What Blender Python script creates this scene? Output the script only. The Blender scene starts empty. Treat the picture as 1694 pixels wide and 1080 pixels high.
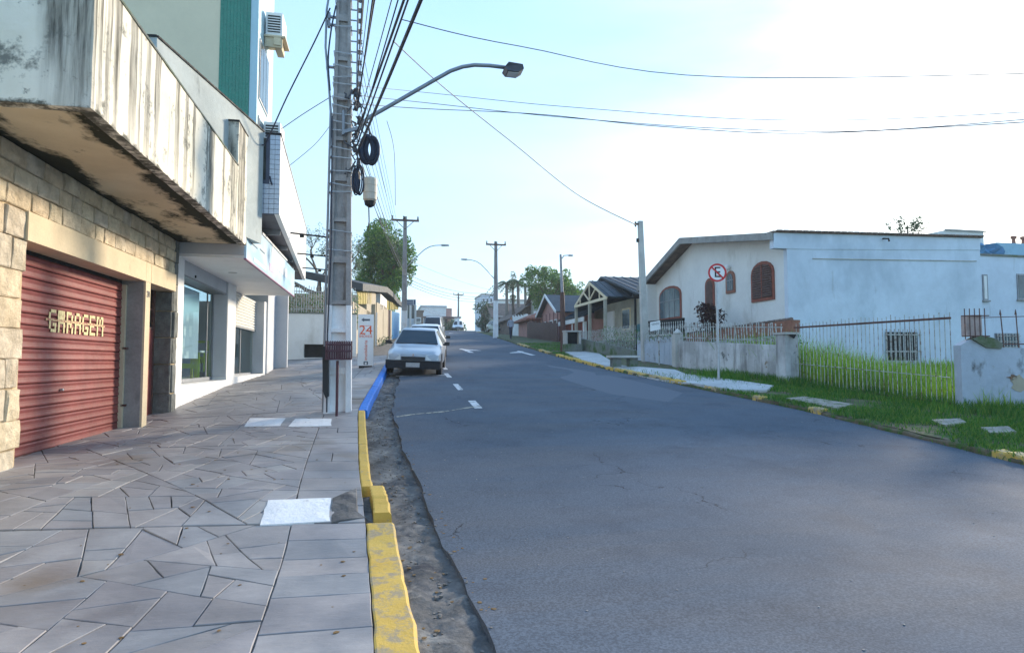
import bpy, math, random
import numpy as np
from mathutils import Vector, Matrix
R = math.radians
rng = random.Random(7)
scene = bpy.context.scene
COL = scene.collection

# ------------------------------------------------------------------ camera
F_PX, CX, CY = 1050.0, 847.0, 540.0            # photo pixels (1694 x 1080)
YAW, PITCH = R(11.94), R(3.16)
EYE = Vector((0, 0, 1.55))
cam_d = bpy.data.cameras.new('camera'); cam = bpy.data.objects.new('camera', cam_d); COL.objects.link(cam)
cam.location = EYE
cam.rotation_euler = (math.pi/2 + PITCH, 0, -YAW)
cam_d.sensor_width = 36; cam_d.lens = F_PX/1694*36
cam_d.clip_start = .05; cam_d.clip_end = 3000
scene.camera = cam
# ------------------------------------------------------------------ light
SUN_AZ, SUN_EL = R(50), R(17)                   # azimuth from +Y towards +X
world = bpy.data.worlds.new('World'); scene.world = world; world.use_nodes = True
nt = world.node_tree; nt.nodes.clear()
wo = nt.nodes.new('ShaderNodeOutputWorld'); bg = nt.nodes.new('ShaderNodeBackground')
sky = nt.nodes.new('ShaderNodeTexSky'); sky.sky_type = 'NISHITA'; sky.sun_disc = False
sky.sun_elevation = SUN_EL; sky.sun_rotation = SUN_AZ
sky.air_density = 1.0; sky.dust_density = 2.2; sky.ozone_density = 1.6; sky.altitude = 300
bg.inputs['Strength'].default_value = .128
tc = nt.nodes.new('ShaderNodeTexCoord'); sp3 = nt.nodes.new('ShaderNodeSeparateXYZ'); nt.links.new(tc.outputs['Generated'], sp3.inputs[0])
veil = nt.nodes.new('ShaderNodeValToRGB'); nt.links.new(sp3.outputs[2], veil.inputs[0])          # thin high cloud: pale at the horizon, bluer overhead
veil.color_ramp.elements[0].color = (.56, .83, 1, 1); veil.color_ramp.elements[1].color = (.30, .57, 1, 1); veil.color_ramp.elements[1].position = .75
vm = nt.nodes.new('ShaderNodeVectorMath'); vm.operation = 'SCALE'; nt.links.new(veil.outputs[0], vm.inputs[0]); vm.inputs['Scale'].default_value = 3.9
mxs = nt.nodes.new('ShaderNodeMix'); mxs.data_type = 'RGBA'; cn_ = nt.nodes.new('ShaderNodeTexNoise'); cm_ = nt.nodes.new('ShaderNodeMapping'); cm_.inputs['Scale'].default_value = (1.2, 2.6, 7); cn_.inputs['Scale'].default_value = 1.6; cn_.inputs['Detail'].default_value = 5
nt.links.new(tc.outputs['Generated'], cm_.inputs[0]); nt.links.new(cm_.outputs[0], cn_.inputs[0])
cr_ = nt.nodes.new('ShaderNodeMapRange'); cr_.inputs[3].default_value = .80; cr_.inputs[4].default_value = .96; cr_.inputs[1].default_value = .35; cr_.inputs[2].default_value = .7
nt.links.new(cn_.outputs['Fac'], cr_.inputs[0]); nt.links.new(cr_.outputs[0], mxs.inputs[0])
nt.links.new(sky.outputs[0], mxs.inputs[6]); nt.links.new(vm.outputs[0], mxs.inputs[7]); nt.links.new(mxs.outputs[2], bg.inputs[0])
nt.links.new(bg.outputs[0], wo.inputs[0])
sd = bpy.data.lights.new('sun', 'SUN'); sun = bpy.data.objects.new('sun', sd); COL.objects.link(sun)
sd.energy = 2.5; sd.angle = R(8); sd.color = (1, .84, .64)
sv = Vector((math.sin(SUN_AZ)*math.cos(SUN_EL), math.cos(SUN_AZ)*math.cos(SUN_EL), math.sin(SUN_EL)))
sun.rotation_euler = sv.to_track_quat('Z', 'Y').to_euler()
vs = scene.view_settings
vs.view_transform = 'Standard'; vs.look = 'None'; vs.gamma = 1; vs.use_curve_mapping = False
vs.exposure = 1.55

# ------------------------------------------------------------------ helpers: rays from the photograph to real planes
def ray(px, py):
    a = (px-CX)/F_PX; b = -(py-CY)/F_PX
    cp, sp = math.cos(PITCH), math.sin(PITCH)
    fwd, up = cp - b*sp, sp + b*cp
    return Vector((a*math.cos(YAW)+fwd*math.sin(YAW), -a*math.sin(YAW)+fwd*math.cos(YAW), up))
def onX(px, py, X): d = ray(px, py); return EYE + d*(X/d.x)
def onY(px, py, Y): d = ray(px, py); return EYE + d*(Y/d.y)
def interp(tab, y):
    if y <= tab[0][0]: return tab[0][1]
    for (a, va), (b, vb) in zip(tab, tab[1:]):
        if y <= b: return va + (vb-va)*(y-a)/(b-a)
    return tab[-1][1]
def smooth_tab(tab, step=1.0, k=2):
    ys = np.arange(tab[0][0], tab[-1][0]+step, step); v = np.array([interp(tab, y) for y in ys])
    for _ in range(k): v[1:-1] = (v[:-2]+2*v[1:-1]+v[2:])/4
    return list(zip(ys.tolist(), v.tolist()))
Rt = smooth_tab([(-30,-1.2),(-5,-.1),(0,0),(5,0),(7,.17),(12,.57),(20,1.2),(28,1.75),(45,3.0),(60,4.0),(100,6.45),(118,7.1),(140,7.2),(300,4),(900,-20)], 1.0, 3)
Lt = [(-30,-1.2),(0,.02),(3,.08),(5,.22),(7,.40),(9,.44),(11.5,.47),(13,.58),(13.5,.66),(17.4,.9),(23.3,1.09),(28,1.62),(45,3.1),(60,4.1),(100,6.55),(118,7.2),(140,7.3),(300,4),(900,-20)]
XLt = smooth_tab([(-30,.3),(3.3,.02),(5.9,-.08),(7.2,-.18),(12,-.34),(16,-.1),(22,.25),(28,.6),(45,1.9),(66,5.0),(100,8.8),(140,14),(300,60)], .5, 2)
XRt = smooth_tab([(-30,8.2),(3,8.4),(7,8.5),(11.5,8.6),(16,8.2),(21,7.8),(28,8.1),(39,8.7),(58,10.4),(95,14.2),(140,22),(300,70)], .5, 2)
At = smooth_tab([(-30,1.0),(0,.76),(3.3,.63),(6,.53),(8,.42),(11.6,.29),(14,.34),(18,.6),(22,.85),(28,1.1),(45,2.3),(66,5.4),(100,9.2),(140,14.4),(300,60.4)], .5, 2)
rz = lambda y: interp(Rt, y)
XL = lambda y: interp(XLt, y)
XR = lambda y: interp(XRt, y)
KB = lambda y: interp([(5.2,.02),(6.4,.11)], y)      # kerb upstand: dropped at the near driveway
def nk(x, y):
    xl, xr = XL(y), XR(y); r = rz(y)
    if x < xl:
        t = min(1, (xl-x)/(xl+3.8)) if y < 60 else 0
        return r + (interp(Lt, y)-.1-r)*t
    if x > xr: return r + .02*min(x-xr, 3) + .0*x
    return r
def surf(x, y):
    xl, xr = XL(y), XR(y)
    if x < xl: return nk(x, y) + KB(y)
    if x > xr: return nk(x, y) + .09
    return rz(y)
def on_ground(px, py, d0=2):
    d = ray(px, py); t = d0
    while t < 400:
        p = EYE + d*t
        if p.z < surf(p.x, p.y): return p
        t += .02*max(1, t/10)
    return EYE + d*t

class MB:
    def __init__(s): s.v, s.f, s.m = [], [], []
    def add(s, vs, fs, mi=0):
        o = len(s.v); s.v += [tuple(v) for v in vs]; s.f += [tuple(o+i for i in f) for f in fs]; s.m += [mi]*len(fs); return s
    def box(s, x0, x1, y0, y1, z0, z1, mi=0):
        vs = [(x, y, z) for z in (z0, z1) for y in (y0, y1) for x in (x0, x1)]
        return s.add(vs, [(0,2,3,1),(4,5,7,6),(0,1,5,4),(2,6,7,3),(0,4,6,2),(1,3,7,5)], mi)
    def obox(s, c, size, ang=0, mi=0):
        c = Vector(c); ca, sa = math.cos(ang), math.sin(ang); vs = []
        for z in (-.5, .5):
            for y in (-.5, .5):
                for x in (-.5, .5):
                    lx, ly = x*size[0], y*size[1]
                    vs.append((c.x+lx*ca-ly*sa, c.y+lx*sa+ly*ca, c.z+z*size[2]))
        return s.add(vs, [(0,2,3,1),(4,5,7,6),(0,1,5,4),(2,6,7,3),(0,4,6,2),(1,3,7,5)], mi)
    def beam(s, p, q, w, h, mi=0, up=(0,0,1)):
        p, q = Vector(p), Vector(q); d = (q-p).normalized(); up = Vector(up)
        if abs(d.dot(up)) > .98: up = Vector((0, 1, 0))
        a = d.cross(up).normalized(); b = a.cross(d).normalized(); vs = []
        for c in (p, q):
            for sy in (-.5, .5):
                for sx in (-.5, .5): vs.append(c + a*w*sx + b*h*sy)
        return s.add(vs, [(0,2,3,1),(4,5,7,6),(0,1,5,4),(2,6,7,3),(0,4,6,2),(1,3,7,5)], mi)
    def tube(s, pts, r, n=8, cap=True, mi=0, closed=False):
        pts = [Vector(p) for p in pts]; N = len(pts); rs = r if isinstance(r, (list, tuple)) else [r]*N
        vs, fs = [], []; pa = None
        for i, p in enumerate(pts):
            a = pts[(i+1) % N] if closed else pts[min(i+1, N-1)]; b = pts[i-1] if (closed or i) else pts[0]
            d = (a-b); d = d.normalized() if d.length > 1e-9 else Vector((0, 0, 1))
            if pa is None: pa = d.orthogonal().normalized()
            pa = (pa - d*pa.dot(d)); pa = pa.normalized() if pa.length > 1e-6 else d.orthogonal().normalized()
            c = d.cross(pa)
            for k in range(n):
                t = 2*math.pi*k/n; vs.append(p + (pa*math.cos(t)+c*math.sin(t))*rs[i])
        for i in range(N if closed else N-1):
            j = (i+1) % N
            for k in range(n): fs.append((i*n+k, i*n+(k+1) % n, j*n+(k+1) % n, j*n+k))
        if cap and not closed: fs += [tuple(range(n))[::-1], tuple((N-1)*n+k for k in range(n))]
        return s.add(vs, fs, mi)
    def prism(s, poly, ext, mi=0):
        ext = Vector(ext); n = len(poly); poly = [Vector(p) for p in poly]
        vs = poly + [p+ext for p in poly]
        fs = [tuple(range(n))[::-1], tuple(range(n, 2*n))] + [(i, (i+1) % n, n+(i+1) % n, n+i) for i in range(n)]
        return s.add(vs, fs, mi)
    def rev(s, c, prof, n=16, axis='z', mi=0):      # prof: (radius, height)
        c = Vector(c); vs, fs = [], []
        for r_, h in prof:
            for k in range(n):
                t = 2*math.pi*k/n; a, b = r_*math.cos(t), r_*math.sin(t)
                vs.append(c + (Vector((a, b, h)) if axis == 'z' else Vector((h, a, b)) if axis == 'x' else Vector((a, h, b))))
        m = len(prof)
        for i in range(m-1):
            for k in range(n): fs.append((i*n+k, i*n+(k+1) % n, (i+1)*n+(k+1) % n, (i+1)*n+k))
        fs += [tuple(range(n))[::-1], tuple((m-1)*n+k for k in range(n))]
        return s.add(vs, fs, mi)
    def build(s, name, mats, parent=None, smooth=False, local=False):
        off = Vector((0, 0, 0))
        if parent is not None and not local:
            p = parent
            while p is not None: off += Vector(p.location); p = p.parent
        me = bpy.data.meshes.new(name)
        me.from_pydata([tuple(Vector(v)-off) for v in s.v], [], s.f)
        if not isinstance(mats, (list, tuple)): mats = [mats]
        for m in mats: me.materials.append(m)
        if len(mats) > 1: me.polygons.foreach_set('material_index', s.m)
        if smooth: me.polygons.foreach_set('use_smooth', [True]*len(me.polygons)); 
        me.update()
        import bmesh
        bm = bmesh.new(); bm.from_mesh(me); bmesh.ops.recalc_face_normals(bm, faces=bm.faces[:]); bm.to_mesh(me); bm.free()
        o = bpy.data.objects.new(name, me); COL.objects.link(o)
        if parent is not None: o.parent = parent
        return o
def tag(o, label=None, cat=None, group=None, kind=None):
    if label: o['label'] = label
    if cat: o['category'] = cat
    if group: o['group'] = group
    if kind: o['kind'] = kind
    return o
def thing(name, loc, label, cat, group=None, rz_=0):
    o = bpy.data.objects.new(name, None); COL.objects.link(o); o.location = loc; o.rotation_euler = (0, 0, rz_)
    o.empty_display_size = .2
    return tag(o, label, cat, group)
def struct(o): o['kind'] = 'structure'; return o
def copy_tree(o, parent=None):
    c = o.copy(); COL.objects.link(c)
    if parent is not None: c.parent = parent
    for ch in list(o.children): copy_tree(ch, c)
    return c

def fast_mesh(name, V, F, mats, parent=None, nv=4):
    """V (n,3) array, F (m,nv) index array"""
    me = bpy.data.meshes.new(name); V = np.asarray(V, dtype=np.float32); F = np.asarray(F, dtype=np.int32)
    if parent is not None: V = V - np.array(parent.location, dtype=np.float32)
    me.vertices.add(len(V)); me.vertices.foreach_set('co', V.ravel())
    me.loops.add(F.size); me.loops.foreach_set('vertex_index', F.ravel())
    me.polygons.add(len(F)); me.polygons.foreach_set('loop_start', np.arange(0, F.size, F.shape[1], dtype=np.int32))
    me.update(calc_edges=True)
    for m in (mats if isinstance(mats, (list, tuple)) else [mats]): me.materials.append(m)
    o = bpy.data.objects.new(name, me); COL.objects.link(o)
    if parent is not None: o.parent = parent
    return o

# ------------------------------------------------------------------ materials
class NT:
    def __init__(s, name):
        s.m = bpy.data.materials.new(name); s.m.use_nodes = True; s.t = s.m.node_tree; s.t.nodes.clear()
        s.out = s.n('ShaderNodeOutputMaterial'); s.b = s.n('ShaderNodeBsdfPrincipled'); s.l(s.b.outputs[0], s.out.inputs[0])
        s.pos = s.n('ShaderNodeNewGeometry').outputs['Position']
    def n(s, t): return s.t.nodes.new(t)
    def l(s, a, b): s.t.links.new(a, b)
    def vec(s, scale, rot=None, src=None):
        mp = s.n('ShaderNodeMapping'); mp.inputs['Scale'].default_value = scale if isinstance(scale, (tuple, list)) else (scale,)*3
        if rot: mp.inputs['Rotation'].default_value = rot
        s.l(src or s.pos, mp.inputs[0]); return mp.outputs[0]
    def noise(s, scale, detail=4, rough=.55, src=None, dist=0):
        n = s.n('ShaderNodeTexNoise'); n.inputs['Scale'].default_value = 1; n.inputs['Detail'].default_value = detail
        n.inputs['Roughness'].default_value = rough; n.inputs['Distortion'].default_value = dist
        s.l(s.vec(scale, src=src), n.inputs[0]); return n.outputs['Fac']
    def ramp(s, f, stops, interp_='LINEAR'):
        r = s.n('ShaderNodeValToRGB'); r.color_ramp.interpolation = interp_; e = r.color_ramp.elements
        while len(e) < len(stops): e.new(.5)
        for el, (p, c) in zip(e, stops):
            el.position = p; el.color = (c, c, c, 1) if isinstance(c, (int, float)) else (*c, 1)
        s.l(f, r.inputs[0]); return r.outputs[0]
    def mix(s, f, a, b, mode='MIX'):
        m = s.n('ShaderNodeMix'); m.data_type = 'RGBA'; m.blend_type = mode
        for k, v in ((0, f), (6, a), (7, b)):
            if hasattr(v, 'links'): s.l(v, m.inputs[k])
            elif k == 0: m.inputs[0].default_value = v
            else: m.inputs[k].default_value = (*v, 1) if len(v) == 3 else v
        return m.outputs[2]
    def math(s, op, a, b=0):
        m = s.n('ShaderNodeMath'); m.operation = op
        for k, v in ((0, a), (1, b)):
            if hasattr(v, 'links'): s.l(v, m.inputs[k])
            else: m.inputs[k].default_value = v
        return m.outputs[0]
    def bump(s, h, strength=.3, dist=.01):
        b = s.n('ShaderNodeBump'); b.inputs['Strength'].default_value = strength; b.inputs['Distance'].default_value = dist
        s.l(h, b.inputs['Height']); s.l(b.outputs[0], s.b.inputs['Normal']); return b
    def set(s, col=None, rough=None, spec=None, metal=None):
        for k, v in (('Base Color', col), ('Roughness', rough), ('Specular IOR Level', spec), ('Metallic', metal)):
            if v is None: continue
            if hasattr(v, 'links'): s.l(v, s.b.inputs[k])
            else: s.b.inputs[k].default_value = (*v, 1) if isinstance(v, tuple) else v
        return s.m
def sc(c, k): return tuple(min(1, x*k) for x in c)
def mat(name, col, rough=.75, var=.25, vs_=2.0, bump=.15, bs=40, spec=.3, metal=0, stain=None, obj=False):
    """general weathered surface: colour varied by two noises, fine relief, optional stain (colour, scale, lo, hi)"""
    t = NT(name); src = None
    if obj: src = t.n('ShaderNodeTexCoord').outputs['Object']
    c = t.mix(t.ramp(t.noise(vs_, 5, .6, src=src), [(.3, 0), (.7, 1)]), sc(col, 1-var), sc(col, 1+var*.6))
    c = t.mix(t.ramp(t.noise(vs_*9, 4, .6, src=src), [(.35, 0), (.65, 1)]), c, t.mix(1, c, (1-var*.5,)*3, 'MULTIPLY'))
    for st in (stain or []):
        f = t.ramp(t.noise(st[1], 6, .65, src=src, dist=st[4] if len(st) > 4 else 0), [(st[2], 0), (st[3], 1)])
        c = t.mix(f, c, st[0])
    t.set(c, t.ramp(t.noise(vs_*3, 3, src=src), [(.3, max(0, rough-.1)), (.7, min(1, rough+.1))]), spec, metal)
    if bump: t.bump(t.noise(bs, 5, .65, src=src), bump, .02)
    return t.m
M = {}
M['plaster_white'] = mat('white_plaster', (.72,.72,.70), .85, .08, .7, .15, 30, stain=[((.45,.43,.38), (.8,.8,.35), .56, .8), ((.38,.36,.33), (3.5,3.5,.35), .64, .78)])
M['plaster_shade_blue'] = mat('white_plaster_blue_shade', (.62,.70,.80), .85, .12, .45, .15, 30, stain=[((.40,.48,.56), (.5,.5,.3), .52, .75), ((.30,.33,.34), (2.2,2.2,.35), .64, .80)])  # white plaster with the blue of its shade mixed into the colour
M['plaster_grey'] = mat('grey_painted_wall', (.50,.52,.55), .85, .1, .6, .1, 30)
M['render_beige'] = mat('beige_render', (.42,.37,.28), .85, .12, 1.2, .2, 30)
M['concrete'] = mat('concrete', (.30,.30,.29), .9, .25, 2.5, .35, 35, stain=[((.12,.12,.12), (3,3,1.2), .58, .75)])
M['concrete_pale'] = mat('pale_concrete', (.50,.49,.46), .9, .2, 1.5, .35, 30)
M['lintel'] = mat('painted_lintel', (.62,.52,.36), .85, .12, 2.5, .25, 40, stain=[((.35,.27,.18), (3,3,3), .62, .8)])
M['white_paint'] = mat('white_paint', (.78,.78,.77), .6, .08, 1.5, .08, 60, stain=[((.52,.50,.46), (3,3,.6), .64, .82)])
M['whitewash'] = mat('whitewashed_concrete', (.84,.84,.85), .8, .1, 3, .25, 30, stain=[((.35,.34,.33), (4,4,2), .66, .8)])
M['metal_grey'] = mat('grey_steel', (.25,.27,.30), .45, .15, 6, .05, 50, spec=.5, metal=.6)
M['galv'] = mat('galvanised_steel', (.45,.47,.49), .45, .15, 10, .05, 60, metal=.5)
M['cable'] = mat('black_cable', (.018,.028,.055), .5, .2, 8, 0)
M['rust_metal'] = mat('rusty_brown_steel', (.11,.05,.045), .7, .4, 12, .2, 60, stain=[((.22,.1,.05), 9, .55, .7)])
M['purple_metal'] = mat('maroon_painted_steel', (.10,.045,.06), .5, .3, 12, .15, 60)
M['white_bar'] = mat('peeling_white_bars', (.50,.52,.50), .6, .3, 12, .15, 60, stain=[((.16,.08,.05), 9, .50, .64)])
M['dark'] = mat('dark_opening', (.018,.02,.022), .8, .3, 4, 0)
M['red_door'] = mat('oxblood_painted_steel', (.22,.052,.048), .48, .2, 3, .06, 40, stain=[((.30,.12,.10), (1.2,1.2,5), .6, .85)])
M['red_wood'] = mat('red_brown_wood', (.26,.07,.045), .6, .3, 6, .15, 40)
M['brown_wood'] = mat('dark_brown_wood', (.10,.05,.042), .6, .3, 6, .2, 40)
M['roof_dark'] = mat('dark_grey_roof_sheet', (.055,.07,.085), .7, .25, 2, .2, 20)
M['roof_brown'] = mat('brown_roof_tile', (.20,.14,.115), .85, .4, 3, .4, 20, stain=[((.05,.045,.04), 2, .5, .7)])
M['roof_red'] = mat('red_roof_tile', (.26,.10,.07), .85, .3, 3, .3, 20)
M['pink'] = mat('pink_render', (.46,.25,.22), .85, .15, 2, .1, 30)
M['cream'] = mat('cream_render', (.72,.62,.44), .85, .06, 1, .08, 30)
M['cream_house'] = mat('cream_house_render', (.42,.40,.33), .85, .2, 1.5, .15, 30)
M['pale_blue'] = mat('pale_blue_tile', (.42,.60,.66), .4, .05, 3, .03, 30)
M['blue_gate'] = mat('bright_blue_paint', (.02,.24,.52), .5, .15, 3, .05, 30)
M['blue_kerb'] = mat('blue_kerb_paint', (.01,.17,.62), .6, .15, 5, .2, 40)
M['yellow_slat'] = mat('yellow_slats', (.45,.36,.08), .6, .2, 3, .1, 30)
M['lime'] = mat('lime_plastic', (.55,.72,.02), .35, .04, 3, 0, 30)
M['stone_path'] = mat('pale_path_concrete', (.50,.50,.49), .9, .2, 1.2, .3, 25, stain=[((.2,.2,.18), 3, .6, .8)])
M['soil'] = mat('soil_and_moss', (.15,.12,.08), .95, .4, 4, .6, 20, stain=[((.05,.10,.02), 5, .45, .6)])
M['ground'] = mat('grassy_ground', (.07,.10,.03), .95, .4, .8, .5, 12)
M['terracotta'] = mat('terracotta', (.30,.13,.09), .8, .25, 4, .2, 30)
M['rubber'] = mat('black_rubber', (.02,.02,.02), .75, .2, 8, .1, 40, obj=True)
M['black_plastic'] = mat('black_plastic', (.02,.024,.03), .45, .1, 8, .03, 40, obj=True)
M['chrome'] = mat('hubcap_silver', (.5,.5,.52), .3, .05, 8, 0, 40, metal=.8, obj=True)
M['sign_white'] = mat('white_sign_enamel', (.80,.80,.80), .35, .03, 4, 0)
M['sign_red'] = mat('red_sign_enamel', (.55,.02,.03), .4, .05, 4, 0)
M['sign_black'] = mat('black_print', (.02,.02,.02), .5, .05, 4, 0)
M['orange_print'] = mat('orange_print', (.80,.12,.04), .5, .05, 4, 0)
M['pink_print'] = mat('pale_pink_print', (.75,.48,.60), .4, .05, 4, 0)
M['grey_print'] = mat('grey_print', (.10,.12,.15), .5, .05, 4, 0)
M['skin'] = mat('skin', (.40,.22,.15), .6, .1, 5, 0, obj=True)
M['shirt'] = mat('grey_blue_shirt', (.30,.34,.42), .9, .1, 5, .1, obj=True)
M['trousers'] = mat('dark_trousers', (.02,.025,.05), .9, .1, 5, .1, obj=True)
M['hair'] = mat('dark_hair', (.02,.015,.012), .8, .1, 5, 0, obj=True)
M['splice'] = mat('beige_splice_case', (.50,.45,.37), .6, .1, 8, .05)
M['bark'] = mat('grey_brown_bark', (.11,.085,.065), .95, .3, 6, .6, 25)
M['bark_pale'] = mat('pale_bark', (.22,.20,.18), .95, .3, 6, .5, 25)
M['paint_road'] = mat('worn_white_road_paint', (.66,.66,.66), .8, .1, 5, .2, 50, stain=[((.10,.11,.13), 9, .52, .62)])
M['paint_line'] = mat('worn_cream_road_paint', (.48,.45,.36), .8, .15, 5, .2, 50, stain=[((.08,.09,.10), 12, .46, .60)])
M['manhole'] = mat('white_painted_concrete_cover', (.80,.80,.79), .7, .07, 3, .6, 14, stain=[((.42,.42,.42), (7,4,3), .60, .72), ((.25,.24,.23), 11, .66, .72)])

def glass_mat(name, tint, rough=.04, trans=.5):
    t = NT(name)
    gl = t.n('ShaderNodeBsdfGlossy'); gl.inputs['Roughness'].default_value = rough
    tr = t.n('ShaderNodeBsdfTransparent'); tr.inputs[0].default_value = (*tint, 1)
    fr = t.n('ShaderNodeFresnel'); fr.inputs[0].default_value = 1.6
    g_ = t.n('ShaderNodeNewGeometry'); f2 = t.math('MULTIPLY', t.math('ADD', t.math('MULTIPLY', fr.outputs[0], .75), .02), t.math('SUBTRACT', 1, g_.outputs['Backfacing']))
    mx = t.n('ShaderNodeMixShader'); t.l(f2, mx.inputs[0]); t.l(tr.outputs[0], mx.inputs[1]); t.l(gl.outputs[0], mx.inputs[2])
    t.l(mx.outputs[0], t.out.inputs[0]); return t.m
M['shop_glass'] = glass_mat('shop_window_glass', (.80,.88,.90))
M['tint_glass'] = glass_mat('tinted_window_glass', (.12,.18,.22))
def car_glass():
    t = NT('car_glass'); t.set((.010,.028,.045), .22, .35); return t.m
M['car_glass'] = car_glass()
def pane_mat():
    t = NT('dark_window_pane'); c = t.ramp(t.noise(1.3, 3), [(.35, (.03,.055,.075)), (.65, (.07,.12,.15))]); t.set(c, .15, .7); return t.m
M['pane'] = pane_mat()
def car_paint(name, col):
    t = NT(name); src = t.n('ShaderNodeTexCoord').outputs['Object']
    c = t.mix(t.ramp(t.noise(3, 4, src=src), [(.4, 0), (.75, 1)]), col, sc(col, .86)); t.set(c, .28, .5)
    t.b.inputs['Coat Weight'].default_value = .5; t.b.inputs['Coat Roughness'].default_value = .12; return t.m
M['paint_silver'] = car_paint('pale_silver_car_paint', (.34,.40,.47))
M['paint_white'] = car_paint('white_car_paint', (.78,.79,.80))
M['paint_green'] = car_paint('dark_green_car_paint', (.05,.12,.10))
def lamp_glass():
    t = NT('headlamp_lens'); t.set((.55,.6,.62), .12, .8); return t.m
M['lens'] = lamp_glass()

def leaf_mat(name, cols, trans=.35):
    t = NT(name); g = t.n('ShaderNodeNewGeometry')
    c = t.ramp(g.outputs['Random Per Island'], [(0, cols[0]), (.5, cols[1]), (1, cols[2])])
    c = t.mix(t.ramp(t.noise(.9, 3), [(.35, 0), (.7, 1)]), c, t.mix(1, c, (1.35, 1.25, .8), 'MULTIPLY'))
    t.set(c, .6, .3); tl = t.n('ShaderNodeBsdfTranslucent'); t.l(c, tl.inputs[0])
    mx = t.n('ShaderNodeMixShader'); mx.inputs[0].default_value = trans
    t.l(t.b.outputs[0], mx.inputs[1]); t.l(tl.outputs[0], mx.inputs[2]); t.l(mx.outputs[0], t.out.inputs[0]); return t.m
M['leaf_mid'] = leaf_mat('green_leaves', [(.03,.11,.035), (.06,.18,.035), (.14,.28,.04)])
M['leaf_dark'] = leaf_mat('dark_green_leaves', [(.012,.05,.03), (.02,.07,.035), (.04,.10,.04)])
M['leaf_palm'] = leaf_mat('palm_leaves', [(.02,.08,.06), (.03,.10,.06), (.05,.13,.06)])
M['leaf_bare'] = leaf_mat('sparse_grey_leaves', [(.08,.16,.14), (.14,.20,.18), (.18,.26,.20)])
M['leaf_red'] = leaf_mat('dark_red_leaves', [(.025,.012,.02), (.05,.015,.02), (.06,.04,.03)])
M['grass_tall'] = leaf_mat('tall_yellow_green_grass', [(.12,.26,.03), (.24,.42,.045), (.42,.54,.12)], .42)
M['grass_short'] = leaf_mat('short_green_grass', [(.02,.10,.012), (.045,.18,.02), (.16,.26,.04)], .35)

def asphalt():
    t = NT('asphalt')
    c = t.mix(t.ramp(t.noise(.35, 5, .6), [(.35, 0), (.7, 1)]), (.088,.110,.140), (.124,.148,.182))
    c = t.mix(t.ramp(t.noise((.25,1.6,1), 4), [(.45, 0), (.7, 1)]), c, (.118,.128,.146))
    c = t.mix(t.ramp(t.noise(1.3, 6, .65), [(.50, 0), (.70, .6)]), c, (.070,.082,.104))
    c = t.mix(t.ramp(t.noise(60, 3, .7), [(.42, 0), (.62, 1)]), t.mix(1, c, (.72,)*3, 'MULTIPLY'), t.mix(1, c, (1.2,)*3, 'MULTIPLY'))
    vo = t.n('ShaderNodeTexVoronoi'); vo.feature = 'DISTANCE_TO_EDGE'; vo.inputs['Scale'].default_value = .55
    wob = t.n('ShaderNodeVectorMath'); wob.operation = 'ADD'
    nn = t.n('ShaderNodeTexNoise'); nn.inputs['Scale'].default_value = 1.6; nn.inputs['Detail'].default_value = 6; t.l(t.pos, nn.inputs[0])
    t.l(t.pos, wob.inputs[0]); t.l(nn.outputs['Color'], wob.inputs[1]); t.l(wob.outputs[0], vo.inputs[0])
    crack = t.math('MULTIPLY', t.ramp(vo.outputs['Distance'], [(0, 1), (.006, 0)]), t.ramp(t.noise(.5, 2), [(.56, 0), (.62, 1)]))
    c = t.mix(crack, c, (.02,.021,.025))
    t.set(c, t.ramp(t.noise(.6, 3), [(.3, .85), (.7, .97)]), .12)
    t.bump(t.math('SUBTRACT', t.noise(90, 4, .7), t.math('MULTIPLY', crack, .6)), .3, .006); return t.m
M['asphalt'] = asphalt()
def patch_mat():
    t = NT('asphalt_repair'); c = t.mix(t.ramp(t.noise(60, 3, .7), [(.4, 0), (.62, 1)]), (.092,.108,.135), (.118,.136,.166))
    t.set(c, .8, .3); t.bump(t.noise(90, 4), .5, .008); return t.m
M['asphalt_patch'] = patch_mat()
def flag():
    t = NT('basalt_flagstone'); oi = t.n('ShaderNodeObjectInfo')
    c = t.ramp(oi.outputs['Random'], [(0, (.31,.295,.295)), (.2, (.24,.235,.24)), (.4, (.34,.32,.31)), (.6, (.27,.28,.29)), (.8, (.30,.28,.27)), (1, (.33,.325,.315))])
    c = t.mix(t.ramp(t.noise(1.1, 5, .6), [(.33, 0), (.68, 1)]), t.mix(1, c, (.62,.63,.67), 'MULTIPLY'), t.mix(1, c, (1.25,1.22,1.2), 'MULTIPLY'))
    c = t.mix(t.ramp(t.noise((5,14,5), 5, .65), [(.35, 0), (.7, .5)]), c, t.mix(1, c, (.75,)*3, 'MULTIPLY'))
    c = t.mix(t.ramp(t.noise(.75, 4, .5), [(.60, 0), (.72, .6)]), c, (.17,.125,.08))
    t.set(c, t.ramp(t.noise(2.2, 4), [(.3, .42), (.7, .72)]), .4)
    t.bump(t.noise((16,30,16), 6, .65), .4, .008); return t.m
M['flag'] = flag()
M['mortar'] = mat('dark_mortar', (.15,.145,.14), .95, .35, 4, .5, 40, stain=[((.03,.06,.02), 3, .62, .75)])
M['gutter'] = mat('dirty_basalt_gutter', (.15,.145,.14), .85, .5, 2.6, .6, 14, stain=[((.30,.28,.25), 3.1, .54, .70, .6), ((.045,.047,.055), 2.4, .52, .64, 1.0), ((.09,.055,.03), 4, .66, .76)])
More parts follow.
